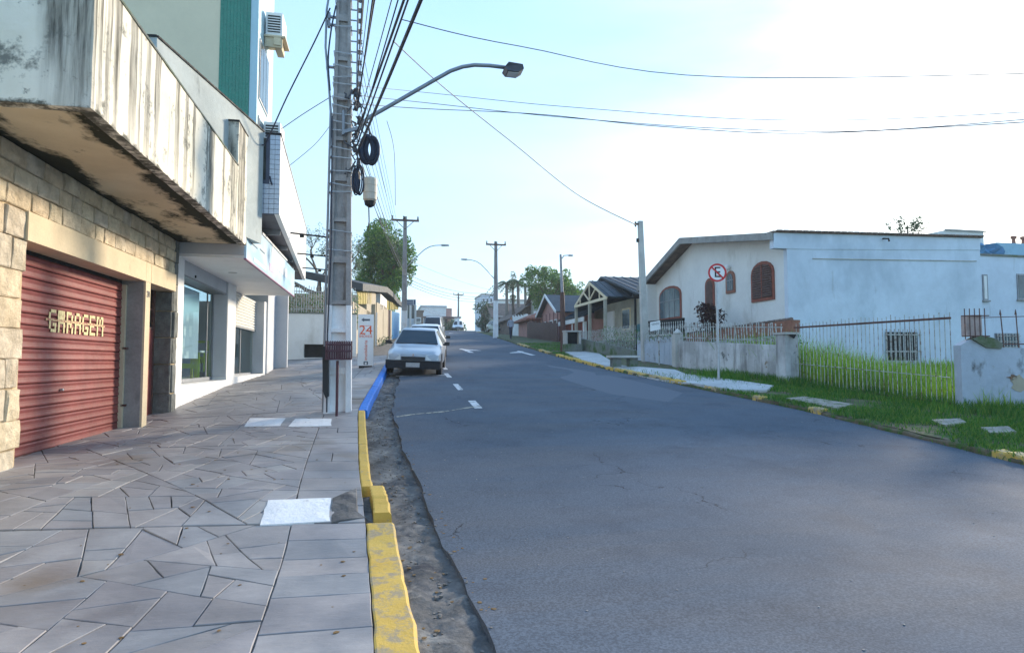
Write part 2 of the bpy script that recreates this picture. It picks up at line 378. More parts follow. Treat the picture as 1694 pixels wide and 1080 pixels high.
def yellow(name, worn):
    t = NT(name); c = t.mix(t.ramp(t.noise(3, 4), [(.3, 0), (.7, 1)]), (.54,.34,.06), (.63,.42,.09))
    f = t.ramp(t.noise(7, 7, .72), [(.60-.17*worn, 0), (.66-.10*worn, 1)])
    c = t.mix(f, c, (.34,.27,.17)); t.set(c, .7, .3); t.bump(t.noise(30, 6, .7), .5, .012); return t.m
M['yellow'] = yellow('yellow_kerb_paint', 0); M['yellow_worn'] = yellow('worn_yellow_kerb_paint', .75); M['yellow_old'] = yellow('old_yellow_kerb_paint', 1.0)
def stone():
    t = NT('sandstone_block'); oi = t.n('ShaderNodeObjectInfo')
    c = t.ramp(oi.outputs['Random'], [(0, (.72,.60,.43)), (.3, (.63,.56,.46)), (.6, (.76,.66,.48)), (1, (.67,.55,.40))])
    c = t.mix(t.ramp(t.noise(4, 6, .65), [(.35, 0), (.7, 1)]), t.mix(1, c, (.68,.66,.62), 'MULTIPLY'), t.mix(1, c, (1.15,)*3, 'MULTIPLY'))
    c = t.mix(t.ramp(t.noise(1.6, 5, .6), [(.60, 0), (.74, .7)]), c, (.22,.20,.17))
    t.set(c, .9, .2); t.bump(t.noise(9, 8, .7), 1.0, .06); return t.m
M['stone'] = stone()
M['stone_grey'] = mat('grey_rough_stone', (.17,.18,.17), .9, .4, 5, .9, 14)
M['stone_mortar'] = mat('block_mortar', (.58,.46,.30), .95, .3, 4, .6, 30)
def stained():
    t = NT('streaked_balcony_render')
    c = t.mix(t.ramp(t.noise(1.4, 5, .6), [(.35, 0), (.7, 1)]), (.72,.68,.56), (.84,.80,.70))
    geo = t.n('ShaderNodeNewGeometry'); sep = t.n('ShaderNodeSeparateXYZ'); t.l(t.pos, sep.inputs[0])
    z = t.ramp(t.math('MULTIPLY', t.math('SUBTRACT', sep.outputs[2], 3.86), 1/1.3), [(0, .6), (.5, .95), (1, 1)])
    st = t.ramp(t.noise((.5,3.6,.10), 4, .6), [(.51, 0), (.55, 1)])
    fine = t.ramp(t.noise((13,13,.8), 5, .7), [(.40, 0), (.65, 1)])
    f = t.math('MULTIPLY', t.math('MULTIPLY', st, z), t.math('ADD', .42, t.math('MULTIPLY', fine, .55)))
    c = t.mix(f, c, (.035,.034,.028))
    bl = t.ramp(t.noise(2.2, 8, .74), [(.55, 0), (.64, .9)]); c = t.mix(bl, c, (.13,.135,.12))
    lo = t.ramp(t.math('ADD', t.math('MULTIPLY', t.math('SUBTRACT', sep.outputs[2], 3.84), -2.4), t.noise(5, 6, .7)), [(.42, 0), (.55, .9)]); c = t.mix(lo, c, (.06,.06,.045))
    sp = t.ramp(t.noise(9, 6, .7), [(.62, 0), (.68, .8)]); c = t.mix(sp, c, (.22,.21,.18))
    t.set(c, .9, .2); t.bump(t.noise(22, 6, .65), .4, .02); return t.m
M['stained'] = stained()
def soffit():
    t = NT('mouldy_soffit_render')
    c = t.mix(t.ramp(t.noise(1.2, 5, .6), [(.35, 0), (.7, 1)]), (.60,.50,.34), (.72,.62,.44))
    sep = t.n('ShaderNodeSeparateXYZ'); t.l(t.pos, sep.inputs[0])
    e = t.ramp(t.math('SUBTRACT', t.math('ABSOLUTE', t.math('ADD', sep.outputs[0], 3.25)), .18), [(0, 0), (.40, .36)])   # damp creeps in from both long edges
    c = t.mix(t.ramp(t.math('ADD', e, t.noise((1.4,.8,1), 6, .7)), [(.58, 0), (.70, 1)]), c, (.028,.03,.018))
    t.set(c, .95, .2); t.bump(t.noise(18, 6), .5, .02); return t.m
M['soffit'] = soffit()
def fence_wall():
    t = NT('mouldy_garden_wall')
    c = t.mix(t.ramp(t.noise(.9, 5, .6), [(.4, 0), (.62, 1)]), (.36,.36,.36), (.60,.61,.62))
    c = t.mix(t.ramp(t.noise((4,4,.5), 5, .65), [(.50, 0), (.68, .8)]), c, (.16,.155,.15))
    c = t.mix(t.ramp(t.noise(2.3, 7, .72), [(.60, 0), (.68, .9)]), c, (.06,.065,.06))
    c = t.mix(t.ramp(t.noise(1.1, 7, .6), [(.66, 0), (.675, 1)]), c, (.30,.24,.18))
    t.set(c, .92, .2); t.bump(t.noise(16, 6, .68), .6, .02); return t.m
M['fence_wall'] = fence_wall()
M['wall_blue_dirty'] = mat('dirty_pale_blue_wall', (.44,.50,.58), .9, .15, 1.2, .3, 25, stain=[((.10,.10,.10), (2.6,2.6,1.2), .60, .72), ((.30,.25,.20), 1.4, .65, .67)])
M['moss_wall'] = mat('mossy_wall', (.22,.24,.22), .95, .4, 1.6, .4, 25, stain=[((.06,.10,.03), 1.6, .45, .65)])
M['tile_green'] = mat('green_glazed_tile', (.01,.20,.13), .3, .15, 3, .05, 20, spec=.6)
M['tile_pale'] = mat('pale_blue_facade_tile', (.52,.60,.70), .3, .1, 9, .05, 20, spec=.6)
M['grout'] = mat('dark_grout', (.10,.12,.17), .9, .2, 6, 0)
M['shutter'] = mat('white_roller_shutter', (.72,.71,.66), .5, .06, 3, .03, 30)
M['post'] = mat('weathered_pole_concrete', (.36,.345,.34), .9, .28, 2.2, .4, 30, stain=[((.10,.085,.075), (7,7,.5), .54, .7), ((.36,.35,.33), (3,3,1), .64, .76)])

# ================================================================== SETTING
def sheet(name, ys, xs_of, zf, m, parent=None):
    """strip of quads: for each y a list of x values"""
    vs, fs = [], []; n = None
    for y in ys:
        xs = xs_of(y); n = len(xs)
        vs += [(x, y, zf(x, y)) for x in xs]
    for i in range(len(ys)-1):
        for k in range(n-1): a = i*n+k; fs.append((a, a+1, a+n+1, a+n))
    mb = MB(); mb.add(vs, fs); return mb.build(name, m, parent, smooth=True)
def span(a, b, n): return [a+(b-a)*i/(n-1) for i in range(n)]
ys_all = [-30,-20,-12,-6] + span(-2, 34, 91) + span(35, 140, 85) + [150,170,200,260,300,420,900]
gx = [-600,-120,-60,-30,-18,-12,-8,-6] + span(-5, 25, 61) + [27,30,34,40,50,70,120,260,700]
def gz(x, y):
    z = nk(x, y) - .13
    if 6.0 < y < 30 and x < -3.9: z -= .05
    return z
struct(sheet('ground', ys_all, lambda y: gx, gz, M['ground']))
ys_r = [-8,-4] + span(-2, 34, 145) + span(34.5, 140, 120) + [150,170,200]
wob = lambda y: .022*math.sin(y*1.9)+.012*math.sin(y*5.3+1)+.007*math.sin(y*11.7)+.004*math.sin(y*31)
Aw = lambda y: interp(At, y) + wob(y)*(1 if y < 20 else .3)
road = struct(sheet('road', ys_r, lambda y: span(Aw(y), XR(y)+.03, 12), lambda x, y: rz(y), M['asphalt']))
# vertical broken lip of the asphalt where it meets the gutter
struct(sheet('road_edge', ys_r, lambda y: [Aw(y)-.004, Aw(y)-.001], lambda x, y: rz(y)-(.07 if x < Aw(y)-.002 else 0.001), M['asphalt']))
def kerbw(y): return interp([(5.9,.24),(6.1,.15)], y)
rg = random.Random(3)
gut_noise = {}
def gutz(x, y):
    k = (round(x*50), round(y*50))
    return rz(y) - (.055 if y > 6 else .035) + .02*math.sin(x*23+y*9)*math.sin(y*13+x*5) + rg.uniform(-.008, .008)
struct(sheet('gutter', [-8,-2]+span(0, 24, 340)+span(24.3, 60, 60), lambda y: span(XL(y)+kerbw(y)-.03, Aw(y)+.03, 9), gutz, M['gutter']))

# pavement: mortar bed plus one object per flagstone
WX = -3.78
def bedx(y): return span(-4.35 if y < 24 else -4.35+(y-24)*.05, XL(y)+.005, 10)
pav = struct(sheet('pavement', [-8,-2]+span(0, 5.7, 20)+span(5.8, 6.7, 8)+span(7, 60, 110), bedx, lambda x, y: surf(x, y)-(.045 if 5.5 < y < 7 else .012), M['mortar']))
def area(p): return abs(sum(p[i][0]*p[i-1][1]-p[i-1][0]*p[i][1] for i in range(len(p))))/2
def clip(p, q, n):
    out = []
    for i in range(len(p)):
        a, b = p[i-1], p[i]
        da = (a[0]-q[0])*n[0]+(a[1]-q[1])*n[1]; db = (b[0]-q[0])*n[0]+(b[1]-q[1])*n[1]
        if (da >= 0) != (db >= 0): t = da/(da-db); out.append((a[0]+(b[0]-a[0])*t, a[1]+(b[1]-a[1])*t))
        if db >= 0: out.append(b)
    return out
def inset(p, d):
    c = (sum(a[0] for a in p)/len(p), sum(a[1] for a in p)/len(p)); r = list(p)
    for i in range(len(p)):
        a, b = p[i-1], p[i]; e = (b[0]-a[0], b[1]-a[1]); L = math.hypot(*e)
        if L < 1e-6: continue
        n = (-e[1]/L, e[0]/L)
        if (c[0]-a[0])*n[0]+(c[1]-a[1])*n[1] < 0: n = (-n[0], -n[1])
        r = clip(r, (a[0]+n[0]*d, a[1]+n[1]*d), n)
        if len(r) < 3: return None
    out = []
    for a in r:
        if not out or math.hypot(a[0]-out[-1][0], a[1]-out[-1][1]) > .004: out.append(a)
    return out if len(out) > 2 else None
def crazy(p, target, rr, out, slant=.5):
    A = area(p)
    if A < target*rr.uniform(.65, 1.7): out.append(p); return
    c = (sum(a[0] for a in p)/len(p), sum(a[1] for a in p)/len(p))
    i = max(range(len(p)), key=lambda k: math.hypot(p[k][0]-p[k-1][0], p[k][1]-p[k-1][1]))
    a, b = p[i-1], p[i]; th = math.atan2(b[1]-a[1], b[0]-a[0]) + rr.gauss(0, slant)
    q = (c[0]+rr.gauss(0, .1)*math.sqrt(A), c[1]+rr.gauss(0, .1)*math.sqrt(A)); n = (math.cos(th), math.sin(th))
    p1, p2 = clip(p, q, n), clip(p, q, (-n[0], -n[1]))
    if min(area(p1) if len(p1) > 2 else 0, area(p2) if len(p2) > 2 else 0) < A*.22:
        p1, p2 = clip(p, c, (math.cos(math.atan2(b[1]-a[1], b[0]-a[0])), math.sin(math.atan2(b[1]-a[1], b[0]-a[0])))), None
        th = math.atan2(b[1]-a[1], b[0]-a[0]); p2 = clip(p, c, (-math.cos(th), -math.sin(th)))
    for s in (p1, p2):
        if len(s) > 2: crazy(s, target, rr, out, slant)
covers = []           # (x0, x1, y0, y1) rectangles of the service covers
def px_rect(pxs):
    P = [on_ground(*p) for p in pxs]; return P
c1 = [on_ground(*p) for p in ((443,829),(547,825),(545,864),(430,870))]
c2 = [on_ground(*p) for p in ((413,692),(472,692),(463,705),(404,706))]
c3 = [on_ground(*p) for p in ((488,693),(548,693),(548,705),(477,706))]
c4 = [on_ground(*p) for p in ((550,826),(612,818),(618,868),(548,866))]
def inside(pt, P):
    s = 0
    for i in range(len(P)):
        a, b = P[i-1], P[i]; s += 1 if (b.x-a.x)*(pt[1]-a.y)-(b.y-a.y)*(pt[0]-a.x) > 0 else -1
    return abs(s) == len(P)
def warp(p): return [(-4.3 + (XL(y)+4.3)*u - (.004 if u > .99 else 0), y) for u, y in p]
rs = random.Random(21); stones = []
uS = 1-.62/4.2
def region(y0, y1, target, strip):
    k = 4.2; o = []
    main = [(0, y0), (uS*k, y0), (uS*k, y1), (0, y1)]
    crazy(main, target, rs, o); o = [[(a/k, b) for a, b in p] for p in o]
    y = y0
    while y < y1-.05:                                   # the kerb-side course of squarer stones
        h = min(rs.uniform(*strip), y1-y); h = y1-y if y1-y-h < .15 else h
        s = rs.uniform(-.03, .03)
        if rs.random() < .4 and h > .35:
            m_ = uS+(1-uS)*rs.uniform(.4, .6); o += [[(uS, y), (m_, y), (m_, y+h), (uS, y+h)], [(m_, y), (1, y), (1, y+h), (m_, y+h)]]
        else: o.append([(uS, y), (1, y), (1, y+h), (uS, y+h)])
        y += h
    return o
raw = region(2.4, 5.78, .125, (.3, .55)) + region(5.8, 9.0, .095, (.25, .5)) + region(9.02, 12.2, .13, (.3, .6))
far = region(12.22, 19, .2, (.4, .8)) + region(19, 27.5, .3, (.5, .9))
def stone_mb(p, mb, tz):
    p = warp(p); q = inset(p, .0042 if tz else .006)
    if not q or area(q) < .003: return False
    c = (sum(a[0] for a in q)/len(q), sum(a[1] for a in q)/len(q))
    if any(all(inside(a, P) for a in q) for P in (c1, c2, c3, c4)): return False
    dz = rs.uniform(-.003, .004); tx, ty = rs.gauss(0, .004), rs.gauss(0, .004); e = []
    for i in range(len(q)):
        a, b = q[i-1], q[i]; L = math.hypot(b[0]-a[0], b[1]-a[1]); k = max(1, min(5, int(L/.11))) if tz else 1; nn = ((b[1]-a[1])/(L+1e-6), -(b[0]-a[0])/(L+1e-6))
        for u in range(k):
            f = u/k; g = rs.uniform(-.0035, .0035) if u else 0; e.append((a[0]+(b[0]-a[0])*f+nn[0]*g, a[1]+(b[1]-a[1])*f+nn[1]*g))
    q = e; t = [(a[0]+(c[0]-a[0])*.005/max(.02, math.hypot(c[0]-a[0], c[1]-a[1])), a[1]+(c[1]-a[1])*.005/max(.02, math.hypot(c[0]-a[0], c[1]-a[1]))) for a in q]
    top = [(x, y, surf(x, y)+dz+tx*(x-c[0])+ty*(y-c[1])) for x, y in t]
    side = [(x, y, surf(x, y)+dz-.004) for x, y in q]; bot = [(x, y, surf(x, y)-.06) for x, y in q]
    n, m_ = len(t), len(q); o = len(mb.v)
    mb.v += top; mb.f.append(tuple(range(o, o+n))); mb.m.append(0)
    if n == m_:
        mb.v += side+bot
        for i in range(n):
            j = (i+1) % n
            mb.f += [(o+i, o+j, o+n+j, o+n+i), (o+n+i, o+n+j, o+2*n+j, o+2*n+i)]; mb.m += [0, 0]
    else:
        mb.v += [(x, y, z) for x, y, z in [(a[0], a[1], a[2]-.06) for a in top]]
        for i in range(n):
            j = (i+1) % n; mb.f.append((o+i, o+j, o+n+j, o+n+i)); mb.m.append(0)
    return True
nst = 0
for k_, p in enumerate(raw):
    if nst >= 298: far = raw[k_:]+far; break
    mb = MB()
    if stone_mb(p, mb, True): mb.build('flagstone', M['flag'], pav); nst += 1
mb = MB()
for p in far: stone_mb(p, mb, False)
tag(mb.build('distant_flagstones', M['flag'], pav), kind='stuff')

# kerbs
def kerb(name, y0, y1, m, wof, n=20, zt=.0, lump=0):
    ys = span(y0, y1, n); vs, fs = [], []; rr = random.Random(int(y0*10))
    for y in ys:
        xl = XL(y) + (rr.uniform(-lump, lump)); w = wof(y) + rr.uniform(-lump, lump)
        t = surf(XL(y)-.01, y)+.006+zt + rr.uniform(-lump, lump)*.4; b = rz(y)-.10
        vs += [(xl, y, b), (xl, y, t-.004), (xl+.012, y, t), (xl+w-.02, y, t-.002), (xl+w, y, t-.02), (xl+w+.012, y, b)]
    k = 6
    for i in range(n-1):
        for j in range(k-1): a = i*k+j; fs.append((a, a+1, a+k+1, a+k))
    fs += [tuple(range(k)), tuple((n-1)*k+j for j in range(k))]
    mb = MB(); mb.add(vs, fs); return mb.build(name, m)
kb = struct(kerb('kerb', -3, 5.75, M['yellow_worn'], lambda y: .235, 60, 0, .007))
def kpart(*a, **k):
    o = kerb(*a, **k); o.parent = kb; return o
k2 = kpart('kerb_stone', 5.92, 6.72, M['yellow'], lambda y: .15, 16, .02, .008)
for v in k2.data.vertices: v.co.x += .075
kpart('kerb_stone', 6.78, 8.9, M['yellow'], lambda y: .115, 20, 0, .004)
kpart('kerb_stone', 8.92, 11.85, M['yellow'], lambda y: .115, 20, 0, .004)
kpart('kerb_stone', 11.88, 15.5, M['blue_kerb'], lambda y: .15, 20, .0, .003)
kpart('kerb_stone', 15.53, 19.5, M['blue_kerb'], lambda y: .15, 20, .0, .003)
kpart('kerb_stone', 19.53, 24, M['blue_kerb'], lambda y: .15, 20, .0, .003)
kpart('kerb_stone', 24.1, 60, M['concrete'], lambda y: .15, 60)

# service covers
def slab(name, P, m, label, cat, th=.022, group=None, lift=.004, rough=0):
    c = sum(P, Vector())/len(P); n = 6; mb = MB(); vs = []
    rr = random.Random(5)
    for i in range(n):
        for j in range(n):
            u, v = i/(n-1), j/(n-1)
            a = P[0].lerp(P[1], u); b = P[3].lerp(P[2], u); p = a.lerp(b, v)
            edge = i in (0, n-1) or j in (0, n-1)
            vs.append((p.x+(rr.uniform(-.006, .006) if edge else 0), p.y+(rr.uniform(-.006, .006) if edge else 0), surf(p.x, p.y)+th*.5+lift+rr.uniform(-rough, rough)-(.008 if edge else 0)))
    fs = [(i*n+j, (i+1)*n+j, (i+1)*n+j+1, i*n+j+1) for i in range(n-1) for j in range(n-1)]
    mb.add(vs, fs)
    ring = [i*n for i in range(n)] + [(n-1)*n+j for j in range(1, n)] + [i*n+n-1 for i in range(n-2, -1, -1)] + [j for j in range(n-2, 0, -1)]
    lo = [(vs[k][0], vs[k][1], vs[k][2]-.05) for k in ring]; o = len(mb.v); mb.v += lo
    for i in range(len(ring)): j = (i+1) % len(ring); mb.f.append((ring[i], ring[j], o+j, o+i)); mb.m.append(0)
    ob = mb.build(name, m); return tag(ob, label, cat, group)
slab('service_cover', c1, M['manhole'], 'large white painted service cover beside the broken kerb', 'manhole cover')
slab('service_cover', c2, M['manhole'], 'white painted service cover farther from the utility pole, beside its twin', 'manhole cover')
slab('service_cover', c3, M['manhole'], 'white painted service cover right in front of the big utility pole', 'manhole cover')
slab('concrete_patch', c4, M['gutter'], 'rough unpainted concrete patch between white cover and yellow kerb stone', 'patch', rough=.008)

# painted markings on the road (thin worn paint skins)
def road_poly(name, pts, m, label, group=None, z=.004, cat='road marking'):
    mb = MB(); n = len(pts); mb.add([(x, y, rz(y)+z) for x, y in pts], [tuple(range(n))])
    o = mb.build(name, m); return tag(o, label, cat, group)
def gxy(px, py): p = on_ground(px, py, 5); return (p.x, p.y)
def dash(px, py, L, W, label):
    x, y = gxy(px, py); road_poly('parking_dash', [(x-W/2, y-L/2), (x+W/2, y-L/2), (x+W/2+.02, y+L/2), (x-W/2+.02, y+L/2)], M['paint_road'], label, 'dashes marking the parking lane')
dash(785, 669, 1.1, .16, 'nearest white dash of the parking lane, at the end of the cream line')
dash(757, 640, 1.3, .14, 'second white parking dash, halfway between cream line and car')
dash(740, 621, 1.3, .14, 'white parking dash just ahead of the silver hatchback bumper')
dash(735, 609, 1.2, .14, 'white parking dash beside the silver hatchback wheel')
a, b = gxy(656, 690), gxy(795, 673)
mb = MB(); n = 14; vs = []
for i in range(n):
    t = i/(n-1); x = a[0]+(b[0]-a[0])*t; y = a[1]+(b[1]-a[1])*t + .05*math.sin(t*9); w = .045+.02*math.sin(t*17)
    vs += [(x, y-w, rz(y-w)+.006), (x, y+w, rz(y+w)+.006)]
mb.add(vs, [(2*i, 2*i+2, 2*i+3, 2*i+1) for i in range(n-1)])
tag(mb.build('parking_bay_line', M['paint_line']), 'thin wavy cream line across the near end of the parking lane', 'road marking')
a, b = gxy(655, 622), gxy(735, 616)
road_poly('parking_bay_line', [(a[0], a[1]-.06), (b[0], a[1]+.1), (b[0], a[1]+.22), (a[0], a[1]+.06)], M['paint_road'], 'white line across the parking lane under the silver hatchback nose')
def arrow(px, py, label, s=1, flip=1):
    x, y = gxy(px, py)
    pts = [(-.12,-1.8),(.12,-1.8),(.12,.2),(.75,-.1),(.75,.2),(.12,1.2),(-.05,1.9),(-.25,1.2),(-.12,.9)]
    mb = MB(); P = [(x+flip*u*s, y+v*s) for u, v in pts]; mb.add([(u, v, rz(v)+.005) for u, v in P], [(0,1,2,8),(2,3,4,5),(2,5,6,7,8)])
    tag(mb.build('lane_arrow', M['paint_road']), label, 'road marking', 'lane arrows painted on the road')
arrow(772, 580, 'white lane arrow painted in the middle of the road')
arrow(868, 584, 'white lane arrow painted near the right hand verge', 1, -1)
x, y = gxy(745, 551); road_poly('lane_arrow', [(x-.3, y-1.5), (x+.3, y-1.5), (x, y+2)], M['paint_road'], 'small far white arrow tip near the crest of the road')
pts = [gxy(*p) for p in ((905,604),(960,612),(1042,628),(1130,650),(1105,665),(1010,652),(930,627))]
road_poly('asphalt_patch', pts, M['asphalt_patch'], 'large slightly different asphalt repair in the right hand lane', z=.003, cat='road patch')

# ------------------------------------------------------------------ right hand verge
FENCE = [(30,10.0),(25.5,10.15),(20.6,10.3),(15.4,10.95),(10.9,11.6)]       # (y, x) property line
def fx(y): return interp(sorted(FENCE), y)
struct(sheet('verge', span(0, 62, 150), lambda y: span(XR(y)+.06, max(fx(y), XR(y)+1.6)+.4 if y < 31 else XR(y)+3.2, 9), lambda x, y: surf(x, y)-.02+.015*math.sin(x*7+y*5)*math.sin(y*3.3), M['soil']))
def kerb_r(name, y0, y1, m, h=.1, n=14, lump=.012):
    rr = random.Random(int(y0*7)); vs, fs = [], []
    for y in span(y0, y1, n):
        x = XR(y)+rr.uniform(-lump, lump); t = rz(y)+h+rr.uniform(-lump, lump)
        vs += [(x+.18, y, rz(y)-.05), (x+.17, y, t), (x+.02, y, t-.004), (x, y, t-.03), (x-.01, y, rz(y)-.05)]
    for i in range(n-1):
        for j in range(4): a = i*5+j; fs.append((a, a+1, a+6, a+5))
    fs += [(0,1,2,3,4), tuple((n-1)*5+j for j in range(5))]
    mb = MB(); mb.add(vs, fs); return mb.build(name, m)
kr = struct(kerb_r('verge_kerb', -2, 62, M['soil'], .075, 240, .03))
for y0, y1, mm in ((6.7,7.45,'yellow_old'),(11.1,11.45,'yellow_old'),(12.9,13.2,'yellow_old'),(14.6,15.1,'yellow_old'),(16.2,16.8,'yellow'),(17.0,18.0,'yellow_old'),(18.3,20.4,'yellow_worn'),(20.5,22.6,'yellow'),(22.7,25,'yellow'),(25.1,28.5,'yellow'),(30,33,'yellow_old'),(36,40,'yellow_old')):
    o = kerb_r('kerb_stone', y0, y1, M[mm], .115); o.parent = kr
SLABS = []
M['slab_worn'] = mat('worn_slab', (.36,.32,.27), .9, .3, 4, .5, 20, stain=[((.10,.13,.05), 5, .52, .64)])
def poly_in(x, y, P):
    r = False
    for i in range(len(P)):
        a, b = P[i-1], P[i]
        if (a[1] > y) != (b[1] > y) and x < (b[0]-a[0])*(y-a[1])/(b[1]-a[1])+a[0]: r = not r
    return r
def path_slab(name, pts, label, z=.0):
    P = [on_ground(*p) for p in pts]; c = sum(P, Vector())/len(P); mb = MB()
    n = len(P); top = [(p.x, p.y, surf(p.x, p.y)+.04+z) for p in P]; SLABS.append(top)
    mb.prism(top, (0, 0, -.1)); o = mb.build(name, M['stone_path']); return struct(o)
path_slab('driveway', ((934,583),(985,582),(1032,612),(1003,607),(962,596)), '')
path_slab('footpath', ((1000,609),(1028,606),(1116,613),(1136,621),(1090,630),(1045,620)), '')
path_slab('footpath', ((1092,630),(1138,621),(1198,628),(1206,639),(1160,640)), '')
path_slab('footpath', ((1163,640),(1200,628),(1280,640),(1268,648),(1215,647)), '')
for q in (((1300,661),(1330,658),(1412,671),(1385,678)), ((1540,697),(1588,695),(1600,702),(1560,706)), ((1622,710),(1668,708),(1682,717),(1640,720))):
    P = [on_ground(*p) for p in q]; SLABS.append([(p.x, p.y) for p in P]); mb = MB(); mb.prism([(p.x, p.y, surf(p.x, p.y)+.035) for p in P], (0, 0, -.06))
    tag(mb.build('stepping_slab', M['slab_worn']), {1300:'long pale slab sunk in the verge in front of the railing', 1540:'broken slab in the grass before the cracked wall', 1622:'pale broken slab in the grass, closest to the road corner'}[q[0][0]], 'paving slab')

def blades(name, P, H, W, m, lean=.35, seed=1):
    r = np.random.default_rng(seed); n = len(P); P = np.asarray(P); h = H*r.uniform(.45, 1.15, n)
    a = r.uniform(0, 2*np.pi, n); wx, wy = np.cos(a)*W/2, np.sin(a)*W/2
    b = r.uniform(0, 2*np.pi, n); ln = lean*h*r.uniform(.2, 1.3, n); lx, ly = np.cos(b)*ln, np.sin(b)*ln
    V = np.zeros((n, 5, 3)); V[:, 0] = P + np.stack([-wx, -wy, 0*h], 1); V[:, 1] = P + np.stack([wx, wy, 0*h], 1)
    V[:, 2] = P + np.stack([wx*.7+lx*.35, wy*.7+ly*.35, h*.6], 1); V[:, 3] = P + np.stack([-wx*.7+lx*.35, -wy*.7+ly*.35, h*.6], 1)
    V[:, 4] = P + np.stack([lx, ly, h], 1); i = np.arange(n)*5
    F = np.concatenate([np.stack([i, i+1, i+2], 1), np.stack([i, i+2, i+3], 1), np.stack([i+3, i+2, i+4], 1)])
    return fast_mesh(name, V.reshape(-1, 3), F, m)
gr = np.random.default_rng(4)
def patchy(x, y): return math.sin(x*2.3+y*1.1)+math.sin(y*2.9-x*1.7)+math.sin(x*5.1+y*4.3)*.6
pts = []
slabs_px = []
for _ in range(90000):
    y = gr.uniform(5.2, 40)**1 if gr.random() < .3 else gr.uniform(5.2, 20); x0, x1 = XR(y)-.03, (fx(y)+.25 if y < 30 else XR(y)+3)
    x = gr.uniform(x0, x1)
    on_path = 15.6 < y < 26 and x > XR(y)+.75
    if (on_path and gr.random() > .04) or any(poly_in(x, y, Q) for Q in SLABS) and gr.random() > .05: continue
    if patchy(x, y) < gr.uniform(-1.7, 1.0): continue
    if x < x0+.2 and gr.random() < .35: continue
    pts.append((x, y, surf(x, y)-.02))
g = blades('verge_grass', pts, .10, .014, M['grass_short'], .8, 2); tag(g, 'short green grass growing on the verge along the road', 'grass', kind='stuff')
pts = []
for _ in range(9000):                                    # lush tufts at wall feet and round the sign
    k = gr.integers(0, 5)
    cxy = [(11.0,15.2,.25,.5),(9.75,16.9,.35,.5),(11.5,12.5,.2,2.0),(10.7,17.5,.12,2.6),(12.4,10.2,1.0,.25)][k]
    x = cxy[0]+gr.normal(0, cxy[2]); y = cxy[1]+gr.normal(0, cxy[3]); pts.append((x, y, surf(x, y)-.02))
g = blades('verge_tufts', pts, .24, .014, M['grass_short'], .5, 3); tag(g, 'taller grass tufts along the foot of the garden walls', 'grass', kind='stuff')
pts = []; Hs = []
for _ in range(60000):
    y = gr.uniform(10.3, 19.2); x = gr.uniform(fx(y)+.15, 23)
    pts.append((x, y, surf(x, y)-.08))
pts = np.array(pts)
def lot_h(p): return (.34 + .75*np.clip((p[:, 1]-11)/5, 0, 1)*np.clip(1-(p[:, 0]-12.2)/2.6, 0, 1) + .12*np.sin(p[:, 0]*1.9+p[:, 1])*np.sin(p[:, 1]*1.3))*(1+.25*np.sin(p[:, 0]*5+p[:, 1]*7))
g = blades('tall_grass', pts, lot_h(pts), .022, M['grass_tall'], .35, 5); tag(g, 'tall yellow green grass filling the lot behind the white railing', 'grass', kind='stuff')

# ================================================================== text helper
def text(name, s, size, origin, right, up, m, parent, squash=1.0, ext=.002, align='CENTER'):
    cu = bpy.data.curves.new(name, 'FONT'); cu.body = s; cu.size = size; cu.extrude = ext; cu.align_x = align; cu.align_y = 'CENTER'
    o = bpy.data.objects.new(name, cu); COL.objects.link(o)
    dg = bpy.context.evaluated_depsgraph_get(); me = bpy.data.meshes.new_from_object(o.evaluated_get(dg))
    COL.objects.unlink(o); bpy.data.objects.remove(o)
    right, up = Vector(right).normalized(), Vector(up).normalized(); nrm = right.cross(up)
    off = Vector((0, 0, 0)); p = parent
    while p is not None: off += Vector(p.location); p = p.parent
    mt = Matrix((right*squash, up, nrm)).transposed().to_4x4(); mt.translation = Vector(origin)-off
    me.transform(mt); me.materials.clear(); me.materials.append(m); me.name = name
    o = bpy.data.objects.new(name, me); COL.objects.link(o)
    if parent is not None: o.parent = parent
    return o

